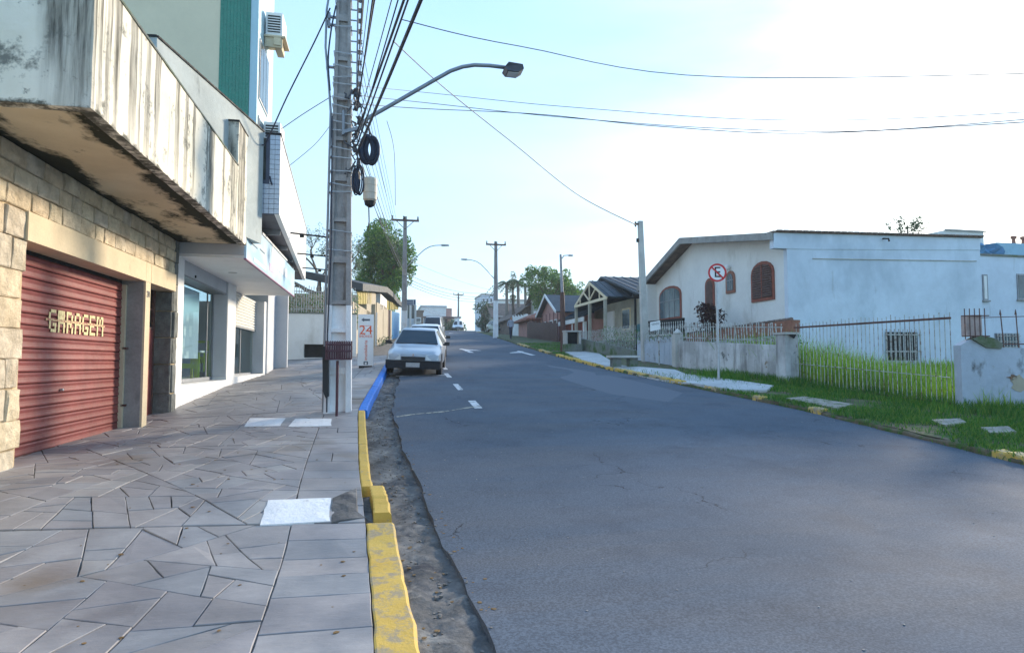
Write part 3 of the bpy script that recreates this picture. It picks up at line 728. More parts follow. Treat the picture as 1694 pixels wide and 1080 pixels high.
# ================================================================== LEFT: stone building with the garage
WD = -4.07                                   # door plane, set back from the wall face WX
gb = thing('garage_building', (-4.6, 9.5, .4), 'stone block building with oxblood garage door under a stained concrete balcony', 'building')
mb = MB()
mb.box(-9, WX-.035, 13.02, 13.28, .2, 3.86); mb.box(-9, WX-.035, 2.0, 7.86, -.2, 3.86)      # solid wall behind the facing blocks
mb.box(-9, WX-.035, 7.86, 13.02, 2.9, 3.86); mb.box(-9.3, -9, 2, 13.28, -.2, 3.86)
mb.build('wall', M['stone_mortar'], gb)
bm_r = random.Random(11)
def block(mb, x, y0, y1, z0, z1, d=.045, c=.016, axis='x'):
    j = lambda a=.014: bm_r.uniform(-a*1.6, a*1.6); dd = d+bm_r.uniform(-.008, .014)
    Y = [y0+j(.004), y1+j(.004)]; Z = [z0+j(.004), z1+j(.004)]
    base = [(0, Y[0], Z[0]), (0, Y[1], Z[0]), (0, Y[1], Z[1]), (0, Y[0], Z[1])]
    mid = [(dd-.014+j(.004), y+(c*.3 if k in (0, 3) else -c*.3)+j(.004), z+(c*.3 if k < 2 else -c*.3)+j(.004)) for k, (_, y, z) in enumerate(base)]
    n = 3; face = []
    for a in range(n+1):
        for b in range(n+1):
            u, v = a/n, b/n; face.append((dd+j(.005)-(.006 if a in (0, n) or b in (0, n) else 0), Y[0]+c+(Y[1]-Y[0]-2*c)*u+j(.005), Z[0]+c+(Z[1]-Z[0]-2*c)*v+j(.005)))
    vs = base+mid+face; fs = [(i, (i+1) % 4, 4+(i+1) % 4, 4+i) for i in range(4)]
    F = lambda a, b: 8+a*(n+1)+b
    for a in range(n):
        for b in range(n): fs.append((F(a, b), F(a+1, b), F(a+1, b+1), F(a, b+1)))
    e = [[F(a, 0) for a in range(n+1)], [F(n, b) for b in range(n+1)], [F(a, n) for a in range(n, -1, -1)], [F(0, b) for b in range(n, -1, -1)]]
    for k in range(4): fs.append(tuple([4+k]+e[k]+[4+(k+1) % 4]))
    if axis == 'x': vs = [(x+a, b, c_) for a, b, c_ in vs]
    else: vs = [(b, x-a, c_) for a, b, c_ in vs]              # facing -Y: x is the plane's y
    mb.add(vs, fs); return mb
def course(x, y0, y1, z0, z1, lo, hi, m=None):
    y = y0
    while y < y1-.02:
        w = min(bm_r.uniform(lo, hi), y1-y)
        if y1-y-w < .16: w = y1-y
        block(MB(), x, y+.003, y+w-.003, z0+.003, z1-.003).build('stone_block', m or M['stone'], gb); y += w
zs = [3.2, 3.42, 3.64, 3.855]
for a, b in zip(zs, zs[1:]): course(WX-.04, 5.6, 13.02, a, b, .26, .5)
zs = [.32, .62, .93, 1.26, 1.58, 1.9, 2.22, 2.53, 2.87, 3.19]
for k, (a, b) in enumerate(zip(zs, zs[1:])): course(WX-.04, 5.6, 7.84+(-.06, .03, 0)[k % 3], a, b, .4, .8)
for k, (a, b) in enumerate(zip([.45, .95, 1.5, 2.0, 2.5, 3.0, 3.43], [.95, 1.5, 2.0, 2.5, 3.0, 3.43, 3.855])):
    block(MB(), WX-.04, 13.03+.01*(k % 2), 13.27, a+.006, b-.006).build('stone_block', M['stone_grey'], gb)
    block(MB(), 13.02, -4.11, WX-.012-.01*(k % 2), a+.006, min(b, 2.87)-.006, axis='y').build('stone_block', M['stone_grey'], gb) if a < 2.87 else None
MB().box(WX-.3, WX+.035, 7.80, 11.42, 2.87, 3.19).box(WX-.3, WX+.034, 11.43, 11.66, 2.87, 3.19).box(WX-.3, WX+.035, 11.67, 13.0, 2.87, 3.19).build('lintel', M['lintel'], gb)
mb = MB().box(-4.2, WX-.004, 11.43, 11.66, .38, 2.868); o = mb.build('door_pillar', M['concrete'], gb)
MB().box(WX-.004, WX+.03, 11.435, 11.655, .38, 2.868).build('pillar_facing', M['lintel'], gb)
MB().box(WD-.02, WD+.045, 11.37, 11.428, .42, 2.8).build('door_guide', M['lintel'], gb)
for z in (1.75, .83): MB().box(WD+.02, WD+.09, 11.37, 11.46, z, z+.03).build('door_bolt', M['rust_metal'], gb)
text('house_number', '270', .15, (WX+.033, 11.545, 2.66), (0, 1, 0), (0, 0, 1), M['grey_print'], gb, .62)
gd = MB().box(WD-.06, WD-.03, 7.86, 11.4, .42, 2.95).build('garage_door', M['dark'], gb)
ns = 17; z0 = .445; zh = (2.83-z0)/ns
for k in range(ns):
    a = z0+k*zh; prof = [(0, 0), (.022, .004), (.026, .02), (.018, .05), (.014, zh*.55), (.02, zh-.03), (.013, zh-.016), (0, zh-.006)]
    MB().prism([(WD-.03+p, 7.86, a+q) for p, q in prof], (0, 3.51, 0)).build('slat', M['red_door'], gd)
MB().box(WD-.03, WD+.012, 7.86, 11.37, .425, .455).build('bottom_rail', M['rust_metal'], gd)
MB().rev((WD+.0, 9.42, 1.18), [(.018, 0), (.018, .03), (.01, .035)], 10, 'x').build('lock', M['galv'], gd)
# stencilled word on the slats: block letters, top and bottom halves split by the slat joint, overspray smear between
GL = {'G': ('.###','#...','#...','#...','#.##','#..#','.###'), 'A': ('.##.','#..#','#..#','####','#..#','#..#','#..#'), 'R': ('###.','#..#','#..#','###.','#.#.','#..#','#..#'), 'E': ('####','#...','#...','###.','#...','#...','####'), 'M': ('##.##','#.#.#','#.#.#','#...#','#...#','#...#','#...#')}
SP = mat('cream_stencil_paint', (.76,.66,.36), .65, .25, 14, .1, 60, stain=[((.36,.16,.11), 16, .60, .70)])
yy = 9.04; cw_, ch = .046, .039; rr_ = random.Random(6)
for n_, L_ in enumerate('GARAGEM'):
    mb = MB(); W_ = len(GL[L_][0])
    for r_i, row in enumerate(GL[L_]):
        z = 2.215-r_i*ch-(.014 if r_i > 2 else 0); sh_ = .012 if r_i > 2 else 0
        for c_i, ch_ in enumerate(row):
            full = n_ == 1 and r_i < 3
            if ch_ == '#' or full:
                y = yy+c_i*cw_+sh_; xo = WD-.003
                mb.prism([(xo, y-.001+rr_.uniform(0,.006), z-ch-.001), (xo, y+cw_-rr_.uniform(0,.007), z-ch-.001), (xo, y+cw_-rr_.uniform(0,.007), z+.001), (xo, y+rr_.uniform(0,.006), z+.001)], (.0035+.0003*((r_i+c_i) % 3), 0, 0))
    mb.build('lettering', SP, gd); yy += W_*cw_+.048
P = []; rr = random.Random(3)
for k in range(40): P.append((8.97+k*.045, 2.083+rr.uniform(.004, .022)))
mb = MB()
for (a, za), (b, zb_) in zip(P, P[1:]): mb.prism([(WD-.004, a, 2.068), (WD-.004, b, 2.068), (WD-.004, b, zb_), (WD-.004, a, za)], (.006, 0, 0))
mb.build('lettering', mat('cream_stencil_smear', (.66,.48,.28), .7, .4, 12, 0, stain=[((.30,.10,.08), 14, .5, .6)]), gd)
# small street door
sdoor = MB().box(WD-.05, WD-.02, 11.66, 13.0, .42, 2.15).build('street_door', M['red_door'], gb)
MB().box(WD-.08, WD-.055, 11.66, 12.95, 2.15, 2.87).build('door_window', M['dark'], sdoor)
fr = MB()
for y in (11.72, 12.2, 12.6, 12.88): fr.box(WD-.05, WD-.015, y, y+.035, 2.15, 2.87)
fr.box(WD-.05, WD-.014, 12.9, 13.0, .42, 2.87); fr.box(WD-.05, WD-.016, 11.66, 13, 2.13, 2.18); fr.box(WD-.05, WD-.016, 11.66, 13, 2.5, 2.52)
fr.build('door_frame', M['rust_metal'], sdoor)
MB().box(-4.5, WX+.02, 7.5, 13.0, .2, .425).build('threshold', M['concrete_pale'], gb)

# balcony
BX, B0, B1, BZ, BT = -2.57, 6.3, 13.27, 3.86, 5.16
bal = MB().box(-6.5, BX-.13, B0+.13, B1, BZ+.002, BZ+.16).build('balcony', M['soffit'], gb)
def rough_slab(x0, x1, y0, y1, z0, z1, nx, ny, nz, name, m, par, amp=.004, seed=1):
    """a box whose faces are gridded and slightly uneven"""
    rr = random.Random(seed); cache = {}; mb = MB()
    def V(i, j, k):
        if (i, j, k) not in cache:
            x, y, z = x0+(x1-x0)*i/nx, y0+(y1-y0)*j/ny, z0+(z1-z0)*k/nz
            mb.v.append((x+rr.uniform(-amp, amp), y+rr.uniform(-amp, amp), z+rr.uniform(-amp, amp))); cache[i, j, k] = len(mb.v)-1
        return cache[i, j, k]
    def q(*a): mb.f.append(tuple(a)); mb.m.append(0)
    for j in range(ny):
        for k in range(nz):
            for i in (0, nx): q(V(i, j, k), V(i, j+1, k), V(i, j+1, k+1), V(i, j, k+1))
    for i in range(nx):
        for k in range(nz):
            for j in (0, ny): q(V(i, j, k), V(i+1, j, k), V(i+1, j, k+1), V(i, j, k+1))
    for i in range(nx):
        for j in range(ny):
            for k in (0, nz): q(V(i, j, k), V(i+1, j, k), V(i+1, j+1, k), V(i, j+1, k))
    return mb.build(name, m, par)
rough_slab(BX-.13, BX, B0, B1, BZ-.02, BT, 1, 36, 6, 'front_parapet', M['stained'], bal, .005, 1)
rough_slab(-6.5, BX-.131, B0, B0+.13, BZ-.02, BT, 20, 1, 6, 'side_parapet', M['stained'], bal, .005, 2)
MB().box(BX-.145, BX+.012, B0-.012, B1-.9, BT+.004, BT+.03).box(-6.5, BX-.147, B0-.012, B0+.14, BT+.004, BT+.03).build('coping', M['moss_wall'], bal)
rough_slab(BX-.5, BX-.002, 12.38, 13.26, BT-.6, 6.0, 2, 4, 4, 'parapet_block', M['stained'], bal, .004, 3)
MB().box(BX-.52, BX+.01, 12.36, 13.27, 6.002, 6.03).build('coping', M['dark'], bal)
# upper set-back parapet running obliquely to the tiled neighbour
P0, P1 = Vector((-3.27, 10.1, 4.0)), Vector((-2.40, 13.93, 4.0))
up = MB().prism([P0, P1, P1+Vector((-.15, .03, 0)), P0+Vector((-.15, .03, 0))], (0, 0, 2.37)); up.prism([P0, P0+Vector((-2.5, .3, 0)), P0+Vector((-2.5, .5, 0)), P0+Vector((-.02, .14, 0))], (0, 0, 2.37))
up.build('upper_parapet', mat('weathered_pale_render', (.42,.47,.47), .9, .15, 1, .3, 20, stain=[((.12,.13,.12), (2,2,.7), .62, .75)]), gb)
MB().prism([P0+Vector((.02, 0, 2.37)), P1+Vector((.02, 0, 2.37)), P1+Vector((-.17, .03, 2.37)), P0+Vector((-.17, .03, 2.37))], (0, 0, .03)).prism([P0+Vector((.0, -.02, 2.372)), P0+Vector((-2.5, .28, 2.372)), P0+Vector((-2.5, .5, 2.372)), P0+Vector((.0, .14, 2.372))], (0, 0, .03)).build('parapet_coping', M['dark'], gb)
MB().box(-6.5, -3.3, 10.6, 13.9, 4.0, 5.2).build('upper_storey', M['render_beige'], gb)

# ================================================================== LEFT: white shop
sh = thing('shop', (-4.2, 18, .8), 'white shop with pale blue sign canopy, glazed window and half open shutter', 'shop')
def gl(y): return interp(Lt, y)
mb = MB()
mb.prism([(WX-.02, 13.3, .3), (WX-.02, 23.3, .3), (WX-.02, 23.3, 1.15), (WX-.02, 18.47, 1.13), (WX-.02, 18.46, 1.08), (WX-.02, 13.3, 1.08)], (-.45, 0, 0))
mb.build('plinth', M['white_paint'], sh)
def wallbox(y0, y1, z0, z1, name='pillar', m='white_paint', x0=-4.23, x1=WX-.02): return MB().box(x0, x1, y0, y1, z0, z1).build(name, M[m], sh)
wallbox(13.3, 13.7, 1.082, 3.598); wallbox(17.53, 18.46, 1.082, 3.598); wallbox(22.9, 23.3, 1.152, 3.598)
for y in (17.525, 22.895):      # grey tile lining of the reveals, facing the camera
    rv = MB().box(-4.16, WX-.03, y-.02, y-.002, 1.16, 3.59).build('reveal', M['plaster_grey'], sh)
    for k in range(6): MB().box(-4.155, WX-.035, y-.028, y-.021, 1.17+.405*k, 1.565+.405*k).build('tile', M['plaster_grey'], rv)
sw = MB().box(-4.17, -4.13, 13.7, 17.5, 1.09, 1.17).box(-4.17, -4.13, 17.42, 17.5, 1.172, 3.29).box(-4.17, -4.13, 13.7, 13.76, 1.172, 3.29).build('shop_window', M['metal_grey'], sh)
MB().box(-4.155, -4.147, 13.76, 17.42, 1.172, 3.29).build('pane', M['shop_glass'], sw)
MB().box(-4.165, -4.135, 16.9, 16.94, 1.172, 3.29).build('mullion', M['metal_grey'], sw)
def reflection_print():  # reflection of the houses opposite, painted as a pattern of blocks and sky
    t = NT('painted_house_reflection'); vo = t.n('ShaderNodeTexVoronoi'); vo.distance = 'CHEBYCHEV'; vo.inputs['Scale'].default_value = 1; t.l(t.vec((1,3.2,2.6)), vo.inputs[0])
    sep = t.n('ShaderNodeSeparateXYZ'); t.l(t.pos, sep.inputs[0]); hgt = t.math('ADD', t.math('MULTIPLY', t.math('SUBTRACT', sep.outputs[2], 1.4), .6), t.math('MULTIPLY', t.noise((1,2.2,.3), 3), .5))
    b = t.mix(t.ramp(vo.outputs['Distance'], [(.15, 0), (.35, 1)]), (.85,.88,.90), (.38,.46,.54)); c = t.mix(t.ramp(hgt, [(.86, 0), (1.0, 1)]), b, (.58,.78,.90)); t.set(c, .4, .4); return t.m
MB().box(-4.2, -4.19, 14.2, 16.35, 1.62, 3.2).build('reflection_panel', reflection_print(), sw)  # added panel behind the pane, carries the painted reflection
hs = MB().box(-4.35, WX-.06, 13.7, 17.5, 3.31, 3.6).build('shutter_box', M['plaster_grey'], sh)
MB().box(-4.25, WX-.055, 13.7, 17.5, 3.27, 3.305).build('shutter_end', M['metal_grey'], hs)
MB().rev((WX-.055, 14.6, 3.36), [(.03, 0), (.03, .02)], 10, 'x').build('lock', M['dark'], hs)
shr = MB().box(-4.12, -4.1, 18.47, 22.88, 2.6, 3.6).build('door_shutter', M['metal_grey'], sh)
for k in range(11):
    a = 2.6+.09*k; MB().prism([(-4.1, 18.47, a), (-4.07, 18.47, a+.02), (-4.065, 18.47, a+.06), (-4.1, 18.47, a+.085)], (0, 4.4, 0)).build('slat', M['shutter'], shr)
MB().box(-4.13, -4.06, 18.47, 22.88, 2.56, 2.598).build('bottom_rail', M['metal_grey'], shr)
gdoor = MB().box(-4.2, -4.15, 18.47, 18.53, 1.13, 2.6).box(-4.2, -4.15, 20.9, 20.96, 1.13, 2.6).box(-4.2, -4.15, 18.53, 22.9, 1.13, 1.19).build('glass_door', M['metal_grey'], sh)
MB().box(-4.18, -4.17, 18.53, 22.88, 1.19, 2.6).build('pane', M['shop_glass'], gdoor)
MB().box(-9, -4.25, 13.35, 13.45, 1.06, 3.6).box(-9, -8.9, 13.45, 23.2, 1.06, 3.6).box(-9, -4.25, 23.2, 23.29, 1.06, 3.6).build('inner_wall', M['plaster_grey'], sh)
MB().box(-9, -4.24, 13.3, 23.3, .9, 1.07).build('shop_floor', M['concrete_pale'], sh)
MB().box(-6.2, -6.1, 13.5, 23.2, 1.07, 3.5).build('display_wall', mat('teal_grey_partition', (.42,.52,.52), .8, .2, 1.5, 0), sh)
MB().box(-9.5, WX-.05, 13.3, 23.3, 4.49, 4.62).build('flat_roof', M['concrete'], sh)
# canopy with the printed sign
cn = MB().box(-4.6, -2.62, 13.36, 20.8, 3.6, 3.66).build('canopy', M['white_paint'], sh)
MB().box(-4.6, -2.62, 13.34, 13.4, 3.662, 4.48).box(-4.6, -2.62, 20.74, 20.8, 3.662, 4.48).box(-4.62, -4.52, 13.41, 20.73, 3.662, 4.48).build('side_panel', M['plaster_grey'], cn)
MB().rev((-3.3, 15.6, 3.585), [(.09, .0), (.1, .014)], 16).build('downlight', M['galv'], cn)
def sign_face():
    t = NT('printed_sign_sky'); c = t.mix(t.ramp(t.noise((1,.5,1.4), 4, .5), [(.38, 0), (.62, 1)]), (.42,.64,.78), (.74,.82,.88)); t.set(c, .25, .5); return t.m
sgn = MB().box(-2.62, -2.58, 13.36, 20.8, 3.6, 4.40).build('sign_panel', sign_face(), cn)
MB().box(-2.625, -2.572, 13.34, 20.81, 3.575, 3.6).build('trim', mat('mauve_trim', (.35,.16,.26), .5, .1, 4, 0), sgn)
def on_sign(y0, y1, z0, z1, m, name='lettering', skew=0):
    return MB().prism([(-2.579, y0, z0), (-2.579, y1, z0+skew), (-2.579, y1, z1+skew), (-2.579, y0, z1)], (.006, 0, 0)).build(name, m, sgn)
on_sign(16.35, 16.62, 3.95, 4.3, M['sign_white'], 'logo'); on_sign(16.1, 16.85, 3.75, 3.93, M['pink_print'], 'logo'); MB().rev((-2.578, 16.5, 4.32), [(.09, 0), (.09, .006)], 14, 'x').build('logo', M['sign_white'], sgn)
for k in range(6): on_sign(17.1+k*.32, 17.34+k*.32, 3.93, 4.12+.05*(k % 2), M['sign_white'])
on_sign(14.1, 15.6, 3.66, 3.74, M['sign_white']); on_sign(13.8, 14.5, 3.98, 4.01, M['grey_print']); on_sign(14.8, 15.4, 4.02, 4.05, M['grey_print'])
for a, b in ((13.6, 14.1), (13.6, 14.6), (15.0, 19.0)):
    z = 4.56 if a == 13.6 and b == 14.1 else 4.44
    MB().box(-2.66, -2.56, a, b, z-.03, z+.02).build('light_bar', M['sign_white'], cn)
MB().box(-2.75, -2.63, 13.4, 20.7, 4.482, 4.52).build('canopy_cap', M['purple_metal'], cn)
# upper volume: tiled end wall, long white fascia, dark soffit
MB().box(-6, -2.42, 14.12, 14.3, 4.9, 6.33).build('upper_wall', M['concrete'], sh)
tp = MB().prism([(-2.80, 14.02, 4.66), (-2.08, 14.02, 4.66), (-2.08, 14.02, 6.36), (-2.36, 14.02, 6.36), (-2.36, 14.02, 5.38), (-2.80, 14.02, 5.38)], (0, .09, 0)).build('tiled_wall', M['grout'], sh)
tw = .104
for i in range(7):
    for k in range(16):
        x0, zz = -2.08-(i+1)*tw, 4.66+k*tw*1.02
        if zz+tw > 6.36 or (x0 < -2.37 and zz+tw > 5.40) or x0 < -2.82: continue
        MB().prism([(x0+.006, 14.02, zz+.006), (x0+tw-.002, 14.02, zz+.006), (x0+tw-.002, 14.02, zz+tw-.002), (x0+.006, 14.02, zz+tw-.002)], (0, -.012, 0)).build('tile', M['tile_pale'], tp)
MB().box(-2.38, -2.06, 13.98, 14.13, 6.365, 6.40).build('coping', M['dark'], tp)
MB().tube([(-2.7, 13.99, 5.3), (-2.62, 13.97, 5.31), (-2.55, 13.97, 5.26), (-2.52, 13.97, 5.2)], .02, 6).tube([(-2.27, 13.97, 5.45), (-2.25, 13.96, 5.35), (-2.22, 13.97, 5.27)], .018, 6).build('loose_cable', M['cable'], tp)
MB().box(-2.79, -2.37, 14.09, 14.11, 5.40, 6.3).build('dark_recess', mat('dark_mottled_recess', (.09,.10,.09), .95, .5, 3, .5, 20, stain=[((.35,.37,.34), (2,2,1.2), .55, .6)]), sh)  # dark base colour broken by paler blotches
FA, FB = Vector((-2.075, 14.03, 0)), Vector((-2.6, 24, 0))
fa = MB().prism([FA+Vector((0, 0, 4.66)), FB+Vector((0, 0, 4.50)), FB+Vector((0, 0, 6.36)), FA+Vector((0, 0, 6.36))], (-.1, -.005, 0)).build('fascia_panel', M['white_paint'], sh)
MB().prism([FA+Vector((.02, 0, 6.365)), FB+Vector((.02, 0, 6.365)), FB+Vector((-.12, 0, 6.365)), FA+Vector((-.12, 0, 6.365))], (0, 0, .04)).build('coping', M['metal_grey'], fa)
sf = MB().prism([FA+Vector((-.11, .12, 4.66)), FB+Vector((-.11, 0, 4.5)), Vector((-4.6, 24, 4.62)), Vector((-4.6, 14.15, 4.68))], (0, 0, .04)).build('soffit', mat('dark_soffit', (.13,.13,.15), .8, .2, 1, 0), sh)
for y in (15.6, 17.6, 19.6, 21.6, 23.4):
    xx = -2.075-(y-14.03)*.0527; MB().box(-4.4, xx-.12, y, y+.03, 4.46+(24-y)*.006, 4.48+(24-y)*.006+.12).build('soffit_rib', M['metal_grey'], sf)
for k, (y, X1) in enumerate(((17.0, -1.25), (19.6, -1.22), (22.2, -1.15))):
    z = 4.85 if k == 0 else 4.8-.06*k
    fl = thing('floodlight', (-2.2, y, z), ('floodlight on its long arm nearest the tiled corner', 'middle floodlight on its long arm off the white shop fascia', 'farthest floodlight on its long arm off the white shop fascia')[k], 'floodlight', 'floodlights on arms over the shop sign')
    MB().tube([(-2.9, y-.1, z+.02), (-2.2, y, z+.0), (X1, y+.1, z-.06)], .022, 6).build('arm', M['dark'], fl)
    MB().box(-2.0, -1.9, y-.03, y+.07, z-.1, z-.02).build('junction_box', M['dark'], fl)
    mb = MB().prism([(X1-.08, y, z-.42), (X1+.12, y, z-.38), (X1+.16, y, z-.06), (X1-.02, y, z-.10)], (0, .22, 0)); mb.build('lamp_head', M['galv'], fl)

# furniture seen through the shop window
def stool_table(x, y, s, h, lab, nm):
    for q in ((x, y),): pass
    t = thing(nm, (x, y, 1.07), lab, 'table' if s > .5 else 'stool')
    for dx in (-1, 1):
        for dy in (-1, 1): MB().box(x+dx*s*.42-.03, x+dx*s*.42+.03, y+dy*s*.42-.03, y+dy*s*.42+.03, 1.07, 1.07+h).build('leg', M['lime'], t)
    MB().box(x-s/2, x+s/2, y-s/2, y+s/2, 1.07+h+.001, 1.07+h+.05).build('top', M['white_paint'] if s > .5 else M['lime'], t)
    MB().box(x-s*.42, x+s*.42, y-s*.42-.02, y-s*.42+.02, 1.07+h*.45, 1.07+h*.62).build('rail', M['lime'], t)
stool_table(-4.62, 17.15, .75, .70, 'white topped table with lime green legs inside the shop window', 'table')
stool_table(-4.62, 18.4, .45, .98, 'tall lime green stool inside the shop window', 'stool')
pb = thing('potted_plant', (-4.35, 17.3, 1.07), 'small dark potted plant at the right corner of the shop window', 'plant')
MB().rev((-4.35, 17.3, 1.07), [(.08, 0), (.12, .22)], 12).build('pot', M['dark'], pb)
MB().tube([(-4.35, 17.3, 1.28), (-4.33, 17.3, 1.45), (-4.36, 17.28, 1.6)], .012, 5).build('stem', M['bark'], pb)

# ================================================================== LEFT: tower behind
TY = 19.0
tw_ = thing('apartment_tower', (-5, 21, 6), 'tall cream apartment block with green tiled strip and wall air conditioners', 'building')
MB().box(-14, -4.52, TY, 21, 4.7, 22).build('cream_wall', M['cream'], tw_)
MB().box(-4.519, -3.70, TY+.02, 21.5, 4.7, 22).build('strip_wall', M['grout'], tw_)
gs = MB().box(-4.519, -3.70, TY, TY+.019, 6, 22).build('green_strip', mat('green_joint', (.01,.10,.07), .6, .2, 3, 0), tw_)
for i in range(9):
    MB().box(-4.515+i*.0905, -4.515+i*.0905+.086, TY-.012, TY-.001, 7.4, 14.2).build('tile', M['tile_green'], gs)
MB().box(-3.698, -3.49, TY+.01, 20.75, 4.7, 22).build('blue_pier', M['pale_blue'], tw_)
MB().box(-3.70, -3.5, 20.751, 21.6, 4.7, 22).box(-4.6, -3.55, 21.6, 22.0, 4.7, 22).build('side_wall', M['plaster_white'], tw_)
for z0_, z1_ in ((9.2, 11.0), (7.6, 8.7)):
    w = MB().box(-3.488, -3.46, 19.25, 20.7, z0_, z1_).build('window', M['metal_grey'], tw_)
    for k in range(3): MB().box(-3.459, -3.45, 19.3+k*.47, 19.72+k*.47, z0_+.06, z1_-.06).build('pane', M['pane'], w)
for k, (z, lab) in enumerate(((11.45, 'upper air conditioner on a brown bracket at the top of the tower side'), (8.05, 'lower air conditioner on a bracket just above the tiled coping'))):
    ac = thing('air_conditioner', (-3.2, 20.2, z), lab, 'air conditioner', 'air conditioners on the tower side')
    MB().box(-3.44, -2.96, 19.9, 20.7, z, z+.72).build('casing', M['white_paint'], ac)
    MB().box(-3.38, -3.02, 19.885, 19.899, z+.1, z+.62).build('grille_panel', M['dark'], ac)
    for i in range(6): MB().box(-3.38, -3.02, 19.87, 19.884, z+.13+i*.08, z+.16+i*.08).build('louvre', M['white_paint'], ac)
    MB().box(-3.48, -2.86, 19.85, 20.75, z-.06, z-.005).box(-3.45, -2.95, 19.9, 19.95, z-.36, z-.061).box(-3.2, -3.0, 19.86, 20.7, z-.3, z-.062).build('bracket', M['lintel'], ac)

# ================================================================== LEFT: white boundary wall, railing, hedge
w1 = MB().box(-4.7, -3.32, 25.0, 25.2, 1.0, 4.07).box(-4.7, -3.75, 23.3, 25, 1.0, 4.07).build('wall', M['plaster_grey']); tag(w1, 'tall plain white wall closing the yard behind the shop corner', 'wall')
w2 = thing('boundary_wall', (-2.5, 28, 1.5), 'low white boundary wall with a dark slot opening near the ground', 'wall')
MB().box(-4.7, -3.05, 28, 28.2, 1.0, 3.57).box(-3.05, -1.85, 28, 28.2, 2.28, 3.57).box(-1.85, -.9, 28, 28.2, 1.0, 3.57).box(-3.05, -1.85, 28, 28.2, 1.0, 1.72).build('wall_panel', M['plaster_white'], w2)
MB().box(-3.05, -1.85, 28.3, 28.4, 1.6, 2.4).build('dark_opening', M['dark'], w2)
MB().box(-4.7, -.88, 27.97, 28.23, 3.572, 3.62).build('coping', M['moss_wall'], w2)
fn = thing('railing', (-2.3, 28.1, 3.62), 'white vertical bar railing on top of the low boundary wall', 'railing')
for i in range(27): MB().box(-3.6+i*.1, -3.6+i*.1+.03, 28.08, 28.11, 3.62, 4.72+.05*(i % 2)).build('bar', M['white_bar'], fn)
MB().box(-3.62, -.9, 28.112, 28.13, 3.75, 3.79).box(-3.62, -.9, 28.112, 28.13, 4.5, 4.54).build('rail', M['white_bar'], fn)

# ================================================================== utility poles
def h_pole(t, x, y, z0, z1, w0, w1, d0, m_low, z_low, m_hi, ribs=.75, bend=0):
    """tapered concrete pole with two flanges, a recessed web and cross ribs; white up to z_low"""
    W = lambda z: w0+(w1-w0)*(z-z0)/(z1-z0); D = lambda z: d0*(W(z)/w0)**.5
    for a, b, m, nm in ((z0, z_low, m_low, 'whitewashed_base'), (z_low+.002, z1, m_hi, 'shaft')):
        mb = MB()
        for sx in (-1, 1):
            lo = [(x+sx*W(a)/2, y-D(a)/2, a), (x+sx*W(a)/2, y+D(a)/2, a), (x+sx*W(a)*.29, y+D(a)/2, a), (x+sx*W(a)*.29, y-D(a)/2, a)]
            hi = [(x+sx*W(b)/2, y-D(b)/2, b), (x+sx*W(b)/2, y+D(b)/2, b), (x+sx*W(b)*.29, y+D(b)/2, b), (x+sx*W(b)*.29, y-D(b)/2, b)]
            mb.add(lo+hi, [(0,1,2,3),(4,5,6,7)]+[(i, (i+1) % 4, 4+(i+1) % 4, 4+i) for i in range(4)])
        lo = [(x+sx*W(a)*.288, y+sy*.05, a) for sx, sy in ((-1,-1),(1,-1),(1,1),(-1,1))]; hi = [(x+sx*W(b)*.288, y+sy*.05, b) for sx, sy in ((-1,-1),(1,-1),(1,1),(-1,1))]
        mb.add(lo+hi, [(0,1,2,3),(4,5,6,7)]+[(i, (i+1) % 4, 4+(i+1) % 4, 4+i) for i in range(4)])
        z = a+.02; k = 0
        while z < b-.15:
            h = .12 if k % 2 else .07
            mb.box(x-W(z)*.287, x+W(z)*.287, y-D(z)/2+.012, y-.051, z, z+h); z += ribs; k += 1
        mb.build(nm, m, t)
PX, PY = -.69, 11.9
pz = surf(PX, PY)
pole = thing('utility_pole', (PX, PY, pz), 'big weathered concrete utility pole with whitewashed base beside the blue kerb', 'utility pole')
h_pole(pole, PX, PY, pz-.1, 11.2, .48, .17, .30, M['whitewash'], 2.56, M['post'])
W1 = lambda z: .48+(.17-.48)*(z-pz)/(11.2-pz)
mb = MB()
for z in (3.55, 3.9, 4.62, 4.75, 5.0, 5.25, 5.42, 5.75, 5.9, 6.05, 6.2, 6.35, 6.62, 6.75, 6.95, 7.2, 7.7, 8.2):
    w = W1(z)/2+.012; d = .16; tl = rng.uniform(-.03, .03)
    mb.tube([(PX-w, PY-d, z-tl), (PX+w, PY-d, z+tl), (PX+w, PY+d, z+tl), (PX-w, PY+d, z-tl)], .011, 5, closed=True)
mb.build('steel_band', M['galv'], pole)
cd = MB().tube([(PX-.25, PY-.1, pz), (PX-.235, PY-.1, 3), (PX-.2, PY-.1, 6.1), (PX-.24, PY-.1, 6.6), (PX-.31, PY-.1, 7.3), (PX-.30, PY-.1, 8.0), (PX-.22, PY-.1, 8.6)], [.022]*3+[.02]*4, 7)
cd.build('conduit', M['metal_grey'], pole)
MB().tube([(PX-.18, PY-.17, pz), (PX-.19, PY-.17, 2.0), (PX-.15, PY-.17, 3.5), (PX-.17, PY-.17, 6.0)], .012, 6).build('down_cable', M['cable'], pole)
for z, s_ in ((8.6, -1), (7.9, -1), (7.75, -1), (6.95, -1)): MB().box(PX-W1(z)/2-.12, PX-W1(z)/2, PY-.06, PY, z, z+.03).box(PX-W1(z)/2-.15, PX-W1(z)/2-.10, PY-.08, PY+.02, z-.03, z+.08).build('bracket', M['metal_grey'], pole)
